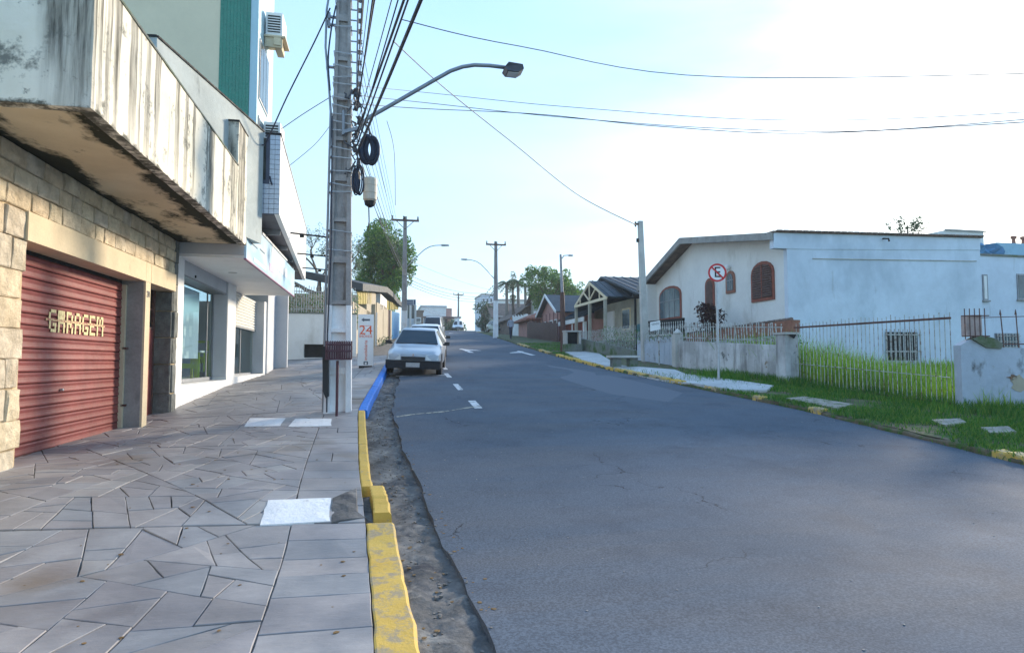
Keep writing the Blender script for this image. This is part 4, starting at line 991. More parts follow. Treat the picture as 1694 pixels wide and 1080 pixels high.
# low-voltage rack: rings of spools climbing the street side of the pole
mb = MB()
mb.box(PX+.24, PX+.27, PY-.05, PY-.02, 6.2, 9.4)
for k in range(16):
    z = 6.25+k*.2; mb.rev((PX+.30, PY-.04, z), [(.02, 0), (.05, .015), (.025, .04), (.05, .065), (.02, .08)], 8); mb.box(PX+W1(z)/2-.02, PX+.24, PY-.05, PY-.03, z+.03, z+.05)
mb.build('insulator_rack', M['metal_grey'], pole)
mb = MB()
rr = random.Random(2)
for k in range(26):
    z = rr.uniform(4.9, 6.6); a = Vector((PX+rr.uniform(.15, .3), PY-.12+rr.uniform(-.06, .06), z))
    p = [a]; 
    for _ in range(4): p.append(p[-1]+Vector((rr.uniform(-.09, .11), rr.uniform(-.05, .05), rr.uniform(-.18, .1))))
    mb.tube(p, rr.uniform(.008, .02), 5)
for k in range(7):
    z = 4.85+k*.26; mb.rev((PX+.27+.04*math.sin(k*2), PY-.12, z), [(.03, 0), (.045, .03), (.03, .12), (.045, .15)], 7)
mb.build('cable_tangle', mat('grey_cable_clutter', (.08,.085,.10), .6, .4, 20, .1), pole)
# loops of spare cable and splice case
def coil(x, z, rx, rz_, n, r, lab):
    mb = MB(); rr = random.Random(int(z*10))
    for k in range(n):
        dx, dy, q = rr.uniform(-.06, .06), rr.uniform(-.05, .05), rr.uniform(.8, 1.05)
        mb.tube([(x+dx+rx*q*math.cos(t), PY-.16+dy+.02*math.sin(3*t), z+rz_*q*math.sin(t)) for t in [2*math.pi*i/22 for i in range(22)]], r, 6, closed=True)
    mb.tube([(x, PY-.16, z+rz_), (x-.02, PY-.14, z+rz_+.25)], .012, 5)
    o = mb.build('cable_coil', M['cable'], smooth=True); tag(o, lab, 'cable coil')
coil(-.19, 5.42, .12, .25, 20, .022, 'fat black coil of spare cable hanging under the street lamp arm')
coil(-.385, 4.84, .065, .26, 7, .014, 'narrow black coil of spare cable tight against the big pole')
sc_ = thing('splice_case', (-.17, PY-.15, 4.6), 'beige cylindrical splice case hanging beside the big pole', 'splice case')
MB().rev((-.17, PY-.15, 4.47), [(.10, 0), (.125, .03), (.125, .14), (.118, .145), (.125, .15), (.125, .28), (.118, .285), (.125, .29), (.125, .40), (.11, .43), (.06, .44)], 20).build('case', M['splice'], sc_, smooth=False)
MB().rev((-.17, PY-.15, 4.36), [(.03, 0), (.09, .04), (.105, .108)], 16).tube([(-.19, PY-.15, 4.36), (-.18, PY-.15, 4.1), (-.2, PY-.13, 3.95)], .012, 5).build('base_cap', M['dark'], sc_)
# street lamp on the pole
M['lamp_dark'] = mat('dark_grey_casting', (.07,.085,.11), .5, .15, 6, .05, metal=.3)
sl = thing('street_lamp', (-.45, PY-.1, 5.9), 'street lamp on a long curved grey arm reaching over the road from the big pole', 'street lamp')
arm = [onY(x, y, PY-.15) for x, y in ((596,212),(608,196),(640,178),(680,155),(720,132),(745,118),(765,111),(785,108),(810,109),(835,112))]
MB().tube(arm, [.038]*10, 10).build('arm', M['metal_grey'], sl, smooth=True)
MB().tube([arm[0]+Vector((-.3,0,-.15)), arm[0]+Vector((-.3,0,.3))], .03, 6).beam(arm[0]+Vector((-.3,0,-.1)), arm[0]+Vector((.05,0,.02)), .06, .06).build('clamp', M['metal_grey'], sl)
hd = arm[-1]; mb = MB()
mb.prism([hd+Vector((-.02,-.11,-.03)), hd+Vector((.05,-.15,.05)), hd+Vector((.33,-.13,.04)), hd+Vector((.36,-.10,-.03)), hd+Vector((.26,-.10,-.10)), hd+Vector((.04,-.11,-.10))], (0,.30,0)); mb.build('lamp_head', M['lamp_dark'], sl)
MB().box(hd.x+.06, hd.x+.26, hd.y-.06, hd.y+.14, hd.z-.115, hd.z-.10).build('lens', M['lens'], sl)

def cross_pole(x, y, ztop, w, lab, arm_w=1.8, white=1.9, lamp=None, arms=1, shade='post'):
    z0 = surf(x, y); t = thing('utility_pole', (x, y, z0), lab, 'utility pole')
    h_pole(t, x, y, z0-.1, ztop, w, w*.55, w*.7, M['whitewash'], z0+white, M[shade], 1.2)
    for k in range(arms):
        MB().box(x-arm_w/2, x+arm_w/2, y-.14, y-.04, ztop-.35-k*.9, ztop-.22-k*.9).beam((x-arm_w*.3, y-.09, ztop-.35-k*.9), (x, y-.09, ztop-.9-k*.9), .04, .04).beam((x+arm_w*.3, y-.09, ztop-.35-k*.9), (x, y-.09, ztop-.9-k*.9), .04, .04).build('crossarm', M['brown_wood'] if w > .3 else M['dark'], t)
        for sx in (-.46, -.05, .46): MB().rev((x+arm_w*sx, y-.09, ztop-.22-k*.9), [(.05, 0), (.07, .08), (.03, .1), (.06, .18), (.02, .25)], 8).build('insulator', M['dark'], t)
    if lamp:
        s_ = thing('street_lamp', (x, y, lamp[1]), lamp[2], 'street lamp'); sx = lamp[0]; z = lamp[1]
        P = [(x+sx*a, y-.1, z+b) for a, b in ((.1, -.1), (.7, .55), (1.3, 1.15), (1.7, 1.4), (2.1, 1.5), (2.5, 1.53))]
        MB().tube(P, .035, 7).build('arm', M['galv'], s_, smooth=True)
        MB().prism([Vector(P[-1])+Vector((sx*u, -.1, v)) for u, v in ((-.05, 0), (.05, .06), (.5, .05), (.55, -.02), (.1, -.07))], (0, .22, 0)).build('lamp_head', M['metal_grey'], s_)
    return t
p2x, p2y = 1.75, 44.0
cross_pole(p2x, p2y, 11.55, .42, 'concrete utility pole with crossarm rising behind the parked cars', 1.9, 2.0, (1, 8.1, 'street lamp on a curved arm behind the big leafy tree'))
rp = on_ground(820, 559); cross_pole(rp.x, rp.y, 11.9, .42, 'concrete utility pole with crossarm on the right hand verge', 1.75, 3.2, (-1, 8.7, 'street lamp arm on the left of the right hand verge pole'))
q = on_ground(779, 545.5, 60); cross_pole(q.x, 86, 12.8, .36, 'distant utility pole with crossarm nearest the crest of the road', 1.7, 2.4, None)
cross_pole(12.2, 98, 12.2, .34, 'most distant utility pole with crossarm beyond the crest', 1.6, 2.0, None)
# plain pole by the white house
a = on_ground(1068, 597); b_ = onX(1055, 371, a.x)
hp = thing('service_pole', (a.x, a.y, a.z), 'plain slender concrete pole leaning in front of the white house', 'utility pole')
top = Vector((a.x-.12, a.y+.1, 7.15)); mb = MB(); base = Vector((a.x, a.y, a.z-.1))
mb.add([base+Vector((sx*.14, sy*.12, 0)) for sx, sy in ((-1,-1),(1,-1),(1,1),(-1,1))]+[top+Vector((sx*.085, sy*.08, 0)) for sx, sy in ((-1,-1),(1,-1),(1,1),(-1,1))], [(0,1,2,3),(4,5,6,7)]+[(i, (i+1) % 4, 4+(i+1) % 4, 4+i) for i in range(4)])
mb.build('shaft', M['concrete_pale'], hp)
MB().box(top.x-.2, top.x-.085, top.y-.04, top.y+.04, 7.0, 7.06).rev((top.x-.2, top.y, 6.92), [(.03, 0), (.05, .1), (.03, .2)], 8).box(top.x-.16, top.x-.09, top.y-.04, top.y+.04, 6.3, 6.45).build('bracket', M['dark'], hp)
q = on_ground(932, 582)
wp = thing('service_pole', (q.x, q.y, q.z), 'old brown wooden pole with small lamp in front of the pink house', 'utility pole')
MB().tube([(q.x, q.y, q.z-.1), (q.x-.05, q.y, 5.0)], [.16, .11], 8).build('lower_shaft', M['brown_wood'], wp)
MB().tube([(q.x-.05, q.y, 5.0), (q.x-.12, q.y, 6.9)], [.08, .06], 8).tube([(q.x-.12, q.y, 6.6), (q.x+.05, q.y, 6.85), (q.x+.35, q.y, 6.88)], .025, 6).box(q.x+.3, q.x+.5, q.y-.06, q.y+.06, 6.83, 6.9).build('lamp_arm', M['metal_grey'], wp)

# ------------------------------------------------------------------ wires
def wire(p, q, sag, r=.012, name='overhead_cable', lab=None, n=18, grp='overhead cables strung along and across the street', m='cable'):
    p, q = Vector(p), Vector(q); P = []
    for i in range(n+1):
        t = i/n; a = p.lerp(q, t); a.z -= sag*4*t*(1-t); P.append(a)
    o = MB().tube(P, r, 5, cap=False).build(name, M[m], smooth=True); tag(o, lab or 'thin dark cable of the bundle running from the big pole overhead', 'cable', grp); return o
A0 = Vector((PX+.27, PY-.1, 0))
rr = random.Random(9)
# bundle that leaves the pole towards the viewer and passes overhead to the right
for k, (z, tx, tz, r) in enumerate(((5.35,2.6,6.3,.030),(5.5,2.5,6.6,.026),(5.6,2.35,6.8,.018),(5.75,2.2,6.9,.022),(5.9,2.0,7.1,.014),(6.15,1.55,7.2,.024),(6.3,1.45,7.3,.018),(6.45,1.35,7.5,.012),(6.6,.95,7.6,.022),(6.75,.85,7.8,.012),(7.0,.7,8.0,.010),(7.3,.5,8.2,.010),(7.6,.35,8.5,.009),(7.9,.2,8.8,.009))):
    wire((A0.x, A0.y, z), (A0.x+tx*1.75+.3*math.sin(k*2.3), -18, tz+.5*math.sin(k*1.7)), .4+.3*math.sin(k*5), r*(.5 if k % 3 else .75), lab='%s cable leaving the pole overhead, %s of fourteen from the right' % ('thick' if r > .015 else 'thin', ('first second third fourth fifth sixth seventh eighth ninth tenth eleventh twelfth thirteenth last'.split())[k]))
# onward to the second pole
for k, z in enumerate((5.2,5.35,5.5,5.7,5.9,6.2,6.5,6.8,7.1,7.4,7.8)):
    wire((A0.x, A0.y+.2, z), (p2x+.1, p2y-.1, 7.4+.3*(z-5.2)), .12+.11*((k*5)%7)/2, .009 if k < 4 else .006, lab='%s cable, counted from the lowest, running on from the big pole to the next' % 'first second third fourth fifth sixth seventh eighth ninth tenth eleventh'.split()[k])
for k, z in enumerate((6.9,7.1,7.3,7.6)):
    wire((p2x+.1, p2y, z), (rp.x-.1, rp.y, z-.1), .55, .016, lab='%s sagging cable crossing the road to the verge pole, counted from below' % 'lowest second third fourth'.split()[k])
wire((p2x+.1, p2y, 8.6), (rp.x-.1, rp.y, 7.6), .2, .01, lab='topmost thin cable crossing the road to the verge pole')
for z in (6.3, 6.6): wire((p2x+2, p2y+20, z+.8), (12.2, 98, z+2.4), .5, .014, lab=('lower' if z < 6.5 else 'upper')+' far cable near the crest of the road')
ends = (((665,33),(860,77),(1200,128),(1694,122),(1780,116)), 'highest cable crossing the open sky from pole to the right edge'), (((650,68),(740,150),(850,238),(960,325),(1052,372)), 'cable dropping from the big pole to the slender pole by the white house')
def px_wire(pts, ds, r, lab, grp=None):
    r0_ = r
    P = [EYE+ray(*p)*(d) for p, d in zip(pts, ds)]
    # smooth through the given points
    Q = []
    for i in range(len(P)-1):
        a, b, c, d = P[max(i-1, 0)], P[i], P[i+1], P[min(i+2, len(P)-1)]
        for k in range(7):
            t = k/7; Q.append(.5*((2*b)+(c-a)*t+(2*a-5*b+4*c-d)*t*t+(3*b-a-3*c+d)*t**3))
    Q.append(P[-1]); o = MB().tube(Q, [max(r0_, r0_*.8*(q-EYE).length/11) for q in Q], 5, cap=False).build('overhead_cable', M['cable'], smooth=True); tag(o, lab, 'cable', grp or 'overhead cables strung along and across the street')
px_wire(ends[0][0], (10, 11.5, 15, 22, 24), .008, ends[0][1])
px_wire(ends[1][0], (10.5, 13, 16.5, 21, 24.6), .010, ends[1][1])
px_wire(((590,172),(700,180),(900,190),(1100,210),(1330,221),(1600,208),(1790,196)), (11.8, 14, 18, 22, 26, 30, 33), .008, 'lowest of the three long cables crossing the sky to the right')
px_wire(((590,158),(720,172),(950,196),(1200,213),(1450,216),(1790,190)), (11.8, 14.5, 19, 24, 28, 34), .007, 'middle one of the three long cables crossing the sky to the right')
px_wire(((590,142),(720,155),(950,178),(1250,198),(1500,196),(1790,180)), (11.8, 15, 20, 26, 31, 37), .006, 'upper one of the three long cables crossing the sky to the right')
px_wire(((546,14),(520,70),(475,160),(442,232),(433,240)), (11.5, 12, 12.8, 13.1, 13.3), .014, 'dark cable from the pole top down to the tiled corner of the shop')
px_wire(((548,160),(500,190),(465,214)), (11.6, 14, 17), .008, 'thin cable from the big pole to the white fascia')
px_wire(((552,200),(520,240),(478,275)), (11.6, 14, 17), .006, 'faint thin cable from the pole behind the white fascia')
px_wire(((640,200),(652,250),(654,340)), (12, 12.2, 12.6), .006, 'thin loose line hanging near the street lamp arm')
px_wire(((546,150),(543,100),(548,50),(556,10)), (11.5, 11.5, 11.6, 11.7), .016, 'thick cable bulging out on the left of the pole top')

# ------------------------------------------------------------------ litter basket, totem, sign
b_ = on_ground(557, 688); bx, by = b_.x, b_.y; bz = b_.z
lb = thing('litter_basket', (bx, by, bz), 'maroon steel bar litter basket on a post before the whitewashed pole', 'litter bin')
MB().tube([(bx, by, bz-.05), (bx, by, bz+.95)], .024, 8).build('post', M['purple_metal'], lb)
mb = MB(); x0, x1, y0, y1, z0, z1 = bx-.19, bx+.23, by-.13, by+.2, bz+.98, bz+1.27
for z in (z0, z0+.14, z1-.04): mb.tube([(x0, y0, z), (x1, y0, z), (x1, y1, z), (x0, y1, z)], .016, 5, closed=True)
for i in range(12):
    x = x0+(x1-x0)*i/11
    for y in (y0, y1): mb.box(x-.009, x+.009, y-.006, y+.006, z0, z1+.02)
for i in range(9):
    y = y0+(y1-y0)*i/8
    for x in (x0, x1): mb.box(x-.006, x+.006, y-.008, y+.008, z0, z1+.02)
mb.box(x0, x1, y0, y1, z0-.006, z0); mb.build('basket', M['purple_metal'], lb)
tb = thing('litter_bag', (bx-.24, by+.16, bz), 'black bin liner hanging down behind the maroon litter basket', 'bag')
MB().prism([(bx-.27, by+.14, bz+1.2), (bx-.17, by+.14, bz+1.2), (bx-.15, by+.14, bz+.33), (bx-.20, by+.14, bz+.30), (bx-.25, by+.14, bz+.42)], (0, .18, 0)).build('liner', M['black_plastic'], tb)
tt = on_ground(605, 608); ty = tt.y; k = ty/ray(605, 560).y
TL, TR = onY(592, 560, ty).x, onY(618, 560, ty).x; TB, TT = surf(tt.x, ty)-.02, onY(605, 520, ty).z
tm = thing('totem_sign', (tt.x, ty, TB), 'white upright totem sign with a black arrow and a red orange 24', 'sign')
MB().box(TL, TR, ty, ty+.14, TB+.08, TT).build('panel', M['sign_white'], tm); MB().box(TL+.04, TR-.04, ty+.02, ty+.12, TB, TB+.078).build('foot', M['dark'], tm)
H = TT-TB; cx_ = (TL+TR)/2; fy = ty-.003
MB().prism([(cx_-.15, fy, TB+H*.90), (cx_-.06, fy, TB+H*.935), (cx_-.06, fy, TB+H*.915), (cx_+.13, fy, TB+H*.915), (cx_+.13, fy, TB+H*.88), (cx_-.06, fy, TB+H*.88), (cx_-.06, fy, TB+H*.86)], (0, -.003, 0)).build('arrow', M['grey_print'], tm)
text('lettering', '24', .42, (cx_, fy-.001, TB+H*.70), (1, 0, 0), (0, 0, 1), M['orange_print'], tm, 1.05)
MB().box(cx_-.19, cx_+.13, fy-.004, fy-.001, TB+H*.785, TB+H*.792).build('rule', M['orange_print'], tm)
text('lettering', 'IMÓVEIS', .115, (cx_, fy-.001, TB+H*.588), (1, 0, 0), (0, 0, 1), M['orange_print'], tm, 1.0)
text('lettering', 'imobiliária', .14, (cx_+.01, fy-.001, TB+H*.33), (0, 0, 1), (-1, 0, 0), M['orange_print'], tm, 1.15)
MB().box(cx_-.06, cx_+.08, fy-.004, fy-.001, TB+H*.065, TB+H*.125).build('emblem', M['grey_print'], tm); MB().rev((cx_+.01, fy-.004, TB+H*.09), [(.035, 0), (.035, -.003)], 12, 'y').build('emblem', M['sign_white'], tm)

s0 = on_ground(1189, 631); sx_, sy_ = s0.x, s0.y
ns_ = thing('no_parking_sign', (sx_, sy_, s0.z), 'round no parking sign with a crossed black E on a grey post', 'road sign')
MB().tube([(sx_, sy_, s0.z-.05), (sx_-.01, sy_, 4.25)], .035, 8).build('post', M['galv'], ns_)
dv = (EYE-Vector((sx_, sy_, 1.55))).normalized(); dv = Vector((-.25, -.97, 0)).normalized(); rv = Vector((-dv.y, dv.x, 0)); dc = Vector((sx_, sy_, 4.02))+dv*.05
def disc(r0, r1, off, n, m, name):
    mb = MB(); vs, fs = [], []
    for k in range(n):
        t = 2*math.pi*k/n; e = rv*math.cos(t)+Vector((0, 0, 1))*math.sin(t)
        vs += [dc+dv*off+e*r0, dc+dv*off+e*r1, dc+dv*(off-.006)+e*r0, dc+dv*(off-.006)+e*r1]
    for k in range(n): a, b = 4*k, 4*((k+1) % n); fs += [(a, a+1, b+1, b), (a+2, b+2, b+3, a+3), (a+1, a+3, b+3, b+1), (a, b, b+2, a+2)]
    mb.add(vs, fs); return mb.build(name, m, ns_)
pl = disc(.001, .255, 0, 32, M['sign_white'], 'plate'); disc(.205, .256, .006, 32, M['sign_red'], 'red_ring')
text('letter', 'E', .42, dc+dv*.004+Vector((0,0,.0)), rv, (0, 0, 1), M['sign_black'], ns_, .95)
u = (rv*.707+Vector((0, 0, -.707))); w_ = (rv*.707+Vector((0, 0, .707)))
MB().prism([dc+dv*.009-u*.22-w_*.022, dc+dv*.009+u*.22-w_*.022, dc+dv*.009+u*.22+w_*.022, dc+dv*.009-u*.22+w_*.022], dv*.004).build('slash', M['sign_red'], ns_)

# ================================================================== vegetation builders
def leaf_cloud(name, clumps, per, size, m, parent=None, seed=1, flat=.8, droop=0.0):
    """many small folded leaves spread through a set of clumps (centre, radius)"""
    r = np.random.default_rng(seed); Vs, Fs, o = [], [], 0
    for c, rad in clumps:
        n = max(8, int(per*(rad[0]*rad[1]*rad[2])**(2/3) if hasattr(rad, '__len__') else per*rad**2))
        rad = np.array(rad if hasattr(rad, '__len__') else (rad,)*3)
        d = r.normal(size=(n, 3)); d /= np.linalg.norm(d, axis=1)[:, None]; q = r.uniform(.35, 1.05, n)**.6
        P = np.array(c) + d*rad*q[:, None]
        a = r.normal(size=(n, 3)); a[:, 2] -= droop; a /= np.linalg.norm(a, axis=1)[:, None]
        b = np.cross(a, r.normal(size=(n, 3))); b /= np.linalg.norm(b, axis=1)[:, None]+1e-9
        s_ = size*r.uniform(.6, 1.4, n)[:, None]; w = s_*.42
        up_ = np.cross(a, b)*s_*.12
        V = np.stack([P-a*s_*.5, P+b*w*.5+up_, P+a*s_*.5, P-b*w*.5+up_], 1).reshape(-1, 3)
        i = np.arange(n)*4+o; Vs.append(V); Fs.append(np.stack([i, i+1, i+2, i+3], 1)); o += n*4
    return fast_mesh(name, np.concatenate(Vs), np.concatenate(Fs), m, parent)
def tree(name, label, cat, base, h, cz, rad, nclump, crad, per, size, m, bark='bark', tr=.18, seed=1, group=None, limbs=7):
    r = np.random.default_rng(seed); base = Vector(base); t = thing(name, base, label, cat, group)
    C = []
    for _ in range(nclump):
        d = r.normal(size=3); d /= np.linalg.norm(d); q = r.uniform(.15, 1.35)**.5
        C.append(((base.x+d[0]*rad[0]*q, base.y+d[1]*rad[1]*q, base.z+cz+d[2]*rad[2]*q), crad*r.uniform(.6, 1.3)))
    leaf_cloud('crown', C, per, size, m, t, seed)
    mb = MB(); topz = base.z+cz
    mb.tube([base+Vector((0, 0, -.1)), base+Vector((.05, .02, cz*.35)), base+Vector((-.05, 0, cz*.7)), base+Vector((0, 0, cz))], [tr*1.25, tr, tr*.8, tr*.4], 9)
    mb.build('trunk', M[bark], t, smooth=True)
    for k in range(limbs):
        c = C[k % len(C)][0]; s0_ = base+Vector((0, 0, cz*r.uniform(.45, .8))); e = Vector(c); md = s0_.lerp(e, .5)+Vector((0, 0, .2))
        MB().tube([s0_, md, e], [tr*.5, tr*.3, tr*.1], 6).build('limb', M[bark], t, smooth=True)
    return t

# big leafy tree behind the parked cars and others
def at(px, py, Y): return onY(px, py, Y)
bt = at(634, 560, 52); bz0 = surf(bt.x, 52)
tree('leafy_tree', 'big dense green tree with tall oval crown beside the left hand crossarm pole', 'tree', (bt.x, 52, bz0), 0, at(634, 437, 52).z-bz0, (2.0, 1.9, 3.5), 110, .62, 520, .24, M['leaf_mid'], tr=.3, seed=3)
bt = at(905, 540, 60); tree('leafy_tree', 'wide green tree rising behind the pink house roof', 'tree', (bt.x, 60, 4.2), 0, 4.6, (2.7, 2, 1.6), 60, .55, 420, .24, M['leaf_mid'], seed=4)
bt = at(938, 540, 62); tree('leafy_tree', 'smaller yellow green tree right of the wide one behind the grey roofs', 'tree', (bt.x, 62, 4.2), 0, 4.4, (1.7, 1.5, 1.3), 30, .42, 420, .22, M['leaf_mid'], seed=5)
bt = at(790, 540, 92); tree('shrub', 'dark green bushy tree beside the far brown roofed house', 'tree', (bt.x+.4, 90, 6.0), 0, 1.9, (1.5, 1.4, 1.6), 16, .8, 150, .3, M['leaf_dark'], seed=6)
bt = at(1502, 390, 32); tree('roof_edge_tree', 'thin treetop peeking over the blue side wall of the white house', 'tree', (bt.x, 32, 1.2), 0, 8.5, (1.0, .6, .42), 12, .33, 500, .16, M['leaf_dark'], tr=.09, seed=7)
# bare tree over the white boundary wall
bt = at(527, 500, 33); b0 = Vector((bt.x, 33, 1.9)); tt_ = thing('sparse_tree', b0, 'nearly bare pale tree with twisted limbs above the white boundary wall', 'tree')
rr = random.Random(5); tips = []
def branch(p, d, L, r0, depth, mb):
    n = 5; pts = [p]; dd = d.normalized()
    for i in range(n): dd = (dd+Vector((rr.gauss(0, .16), rr.gauss(0, .16), rr.gauss(.04, .1)))).normalized(); pts.append(pts[-1]+dd*L/n)
    mb.tube(pts, [r0*(1-.5*i/n) for i in range(n+1)], 6)
    if depth == 0: tips.append(pts[-1]); return
    for k in range(3 if depth > 1 else 4):
        sp = Vector((rr.gauss(0, 1), rr.gauss(0, .8), rr.uniform(-.1, .8))).normalized(); branch(pts[-1 if k < 2 else 3], (dd*.6+sp*.8), L*rr.uniform(.55, .75), r0*.5, depth-1, mb)
mb = MB(); mb.tube([b0, b0+Vector((.03, 0, 1.6)), b0+Vector((-.02, 0, 3.0))], [.26, .2, .17], 8); mb.build('trunk', M['bark_pale'], tt_, smooth=True)
mb = MB()
for d in ((-.9, 0, .7), (.8, .1, .55), (.1, .2, 1.1)): branch(b0+Vector((-.02, 0, 2.9)), Vector(d), 1.55, .13, 3, mb)
mb.build('limbs', M['bark_pale'], tt_, smooth=True)
leaf_cloud('crown', [(tuple(p), .28) for p in tips], 520, .09, M['leaf_bare'], tt_, 8)
# hedge behind the white railing
h_ = leaf_cloud('hedge', [((x, 29.2+.2*math.sin(x*3), z), (.3, .3, .35)) for x in np.arange(-3.9, -.9, .32) for z in (3.5, 3.9, 4.3)], 420, .11, M['leaf_mid'], None, 12); tag(h_, 'yellow green hedge behind the white railing on the boundary wall', 'hedge', kind='thing')
MB().box(-4.2, -.9, 29.7, 29.8, 3.0, 4.6).build('wall_panel', M['render_beige'], w2)

# palms
def palm(px, Y, h, lab, seed, dark=False):
    p = at(px, 540, Y); z0 = surf(p.x, Y); rr = random.Random(seed); t = thing('palm_tree', (p.x, Y, z0), lab, 'palm tree', 'tall palms beyond the right hand verge pole')
    top = Vector((p.x, Y, z0+h)); MB().tube([(p.x, Y, z0-.1), (p.x+.05, Y, z0+h*.5), top], [.24, .2, .17], 9).build('trunk', M['bark_pale'], t, smooth=True)
    for k in range(15):
        a = 2*math.pi*k/15+rr.uniform(-.2, .2); L = rr.uniform(1.7, 2.6); el = rr.uniform(.1, 1.1); P = []
        for i in range(7):
            u = i/6; P.append(top+Vector((math.cos(a)*L*u*math.cos(el*(1-u*.5)), math.sin(a)*L*u, L*(math.sin(el)*u-.95*u*u))))
        mb = MB(); mb.tube(P, [.03*(1-.8*i/6) for i in range(7)], 4)
        for i in range(1, 7):
            for s_ in (-1, 1):
                for q in (0, .5):
                    if i+q > 6: continue
                    c = P[i].lerp(P[min(i+1, 6)], q); side = Vector((-math.sin(a), math.cos(a), 0))*s_; w = .6*(1-abs(i/6-.45)); e = c+side*w+Vector((math.cos(a), math.sin(a), 0))*.15+Vector((0, 0, -.25*w-.12))
                    mb.add([c, c+Vector((math.cos(a), math.sin(a), 0))*.16, e], [(0, 1, 2)])
        mb.build('frond', M['leaf_palm'], t)
    return t
palm(838, 76, 6.0, 'leftmost of the palms, partly behind the verge pole', 1); palm(857, 76, 6.2, 'middle palm, behind the dark narrow cypress', 2); palm(869, 80, 5.9, 'rightmost palm, with fronds drooping to the right', 3)
p = at(849, 540, 70); t = tree('cypress', 'dark narrow cypress top standing between the palms', 'tree', (p.x, 70, surf(p.x, 70)), 0, 5.4, (.22, .22, 1.5), 14, .34, 600, .16, M['leaf_dark'], seed=9, limbs=2)

# ================================================================== RIGHT: garden wall and railings
LOTM = M['fence_wall']
def seg_wall(name, ya, yb, h0, h1, th, m, par, extra=0, n=12):
    """vertical panel following the property line"""
    ys = span(ya, yb, n); mb = MB(); vs = []
    for i, y in enumerate(ys):
        x = fx(y); t = i/(n-1); b = surf(x, y)-.15; zt = h0+(h1-h0)*t
        vs += [(x, y, b), (x, y, zt), (x+th, y, zt), (x+th, y, b)]
    fs = []
    for i in range(n-1):
        for k in range(4): a = 4*i+k; b = 4*i+(k+1) % 4; fs.append((a, b, b+4, a+4))
    fs += [(0,1,2,3), tuple(4*(n-1)+k for k in range(4))]
    mb.add(vs, fs); return mb.build(name, m, par)
gw = thing('garden_wall', (11, 18, 1), 'low stained concrete garden wall with square end pillar beside the no parking sign', 'wall')
seg_wall('wall_panel', 15.62, 20.55, 2.0, 2.27, .15, LOTM, gw)
MB().box(10.72, 11.12, 15.18, 15.6, .6, 2.28).build('pillar', LOTM, gw); MB().box(10.68, 11.16, 15.14, 15.64, 2.283, 2.34).build('pillar_cap', M['concrete_pale'], gw)
MB().prism([(10.80, 15.14, 2.28), (11.04, 15.14, 2.28), (10.95, 15.14, 2.17)], (0, -.02, 0)).build('chipped_corner', M['dark'], gw)
MB().box(10.2, 10.5, 20.58, 20.85, 1, 2.5).build('pillar', M['concrete_pale'], gw); MB().rev((10.35, 20.7, 2.51), [(.14, 0), (.16, .05), (.08, .14), (.02, .2)], 10).build('pillar_cap', M['concrete_pale'], gw)
rl = thing('wall_railing', (10.9, 18, 2), 'leaning white bar railing on top of the stained garden wall', 'railing')
rr = random.Random(8)
for i in range(40):
    y = 15.75+i*.122; x = fx(y)+.07; z = 2.0+(y-15.6)*.055; l = rr.uniform(-.04, .06)
    MB().beam((x, y, z-.02), (x+rr.uniform(-.03, .03), y+l, z+.62+rr.uniform(-.03, .04)), .022, .022).build('bar', M['white_bar'], rl)
mb = MB().beam((fx(15.7)+.095, 15.7, 2.12), (fx(20.5)+.095, 20.5, 2.39), .02, .03).beam((fx(15.7)+.095, 15.7, 2.5), (fx(20.5)+.095, 20.5, 2.77), .02, .03); mb.build('rail', M['white_bar'], rl)
fr_ = thing('bar_fence', (11.3, 13, .6), 'tall white bar railing with rusty brown top rail in front of tall grass', 'fence')
for i in range(38):
    y = 10.98+i*.1115; x = fx(y)+.02; b = surf(x, y)+.03; tl = rr.uniform(-.012, .012)
    MB().beam((x, y, b), (x+tl, y+tl, 2.56+rr.uniform(-.03, .05)), .011, .011).build('bar', M['white_bar'], fr_)
for z, m, w in ((2.45, 'rust_metal', .045),): MB().beam((fx(10.95), 10.95, z), (fx(15.15), 15.15, z+.01), w, w).build('top_rail', M[m], fr_)
MB().beam((fx(10.95)-.01, 10.95, .68), (fx(15.15)-.01, 15.15, .95), .04, .04).build('bottom_rail', M['rust_metal'], fr_)
MB().beam((fx(10.95)-.01, 10.95, 1.22), (fx(15.15)-.01, 15.15, 1.5), .014, .014).build('middle_rail', M['white_bar'], fr_)
# cracked wall at the right, turning away from the road
M['brick_dull'] = mat('dull_exposed_brick', (.24,.15,.10), .95, .4, 9, .6, 25)
cw = thing('cracked_wall', (12.5, 10.4, .4), 'pale blue cracked boundary wall with plaster fallen off, at the right edge', 'wall')
WA, WB = Vector((11.58, 10.72, 0)), Vector((15.4, 9.1, 0)); wd = (WB-WA).normalized(); wn = Vector((-wd.y, wd.x, 0))
def on_w(t, off=0): return WA+wd*t+wn*off
mb = MB(); n = 16; vs = []; rr = random.Random(12)
for i in range(n):
    p = on_w(.32+i*.24); zt = 1.84-.006*i
    for (o, z) in ((0, .1), (rr.uniform(-.006, .006), .9), (0, zt), (.16, zt), (.16, .1)): q = p+wn*o; vs.append((q.x, q.y, z))
fs = [(5*i+k, 5*i+(k+1) % 5, 5*i+5+(k+1) % 5, 5*i+5+k) for i in range(n-1) for k in range(5)]+[(0,1,2,3,4), tuple(5*(n-1)+k for k in range(5))]
mb.add(vs, fs); mb.build('wall_panel', M['wall_blue_dirty'], cw)
a, b = on_w(-.02, -.03), on_w(.42, -.03)
MB().prism([a+Vector((0,0,.1)), b+Vector((0,0,.1)), b+Vector((0,0,1.86)), a.lerp(b, .45)+Vector((0,0,2.0)), a+Vector((0,0,1.88))], wn*.3).build('end_pillar', M['wall_blue_dirty'], cw)
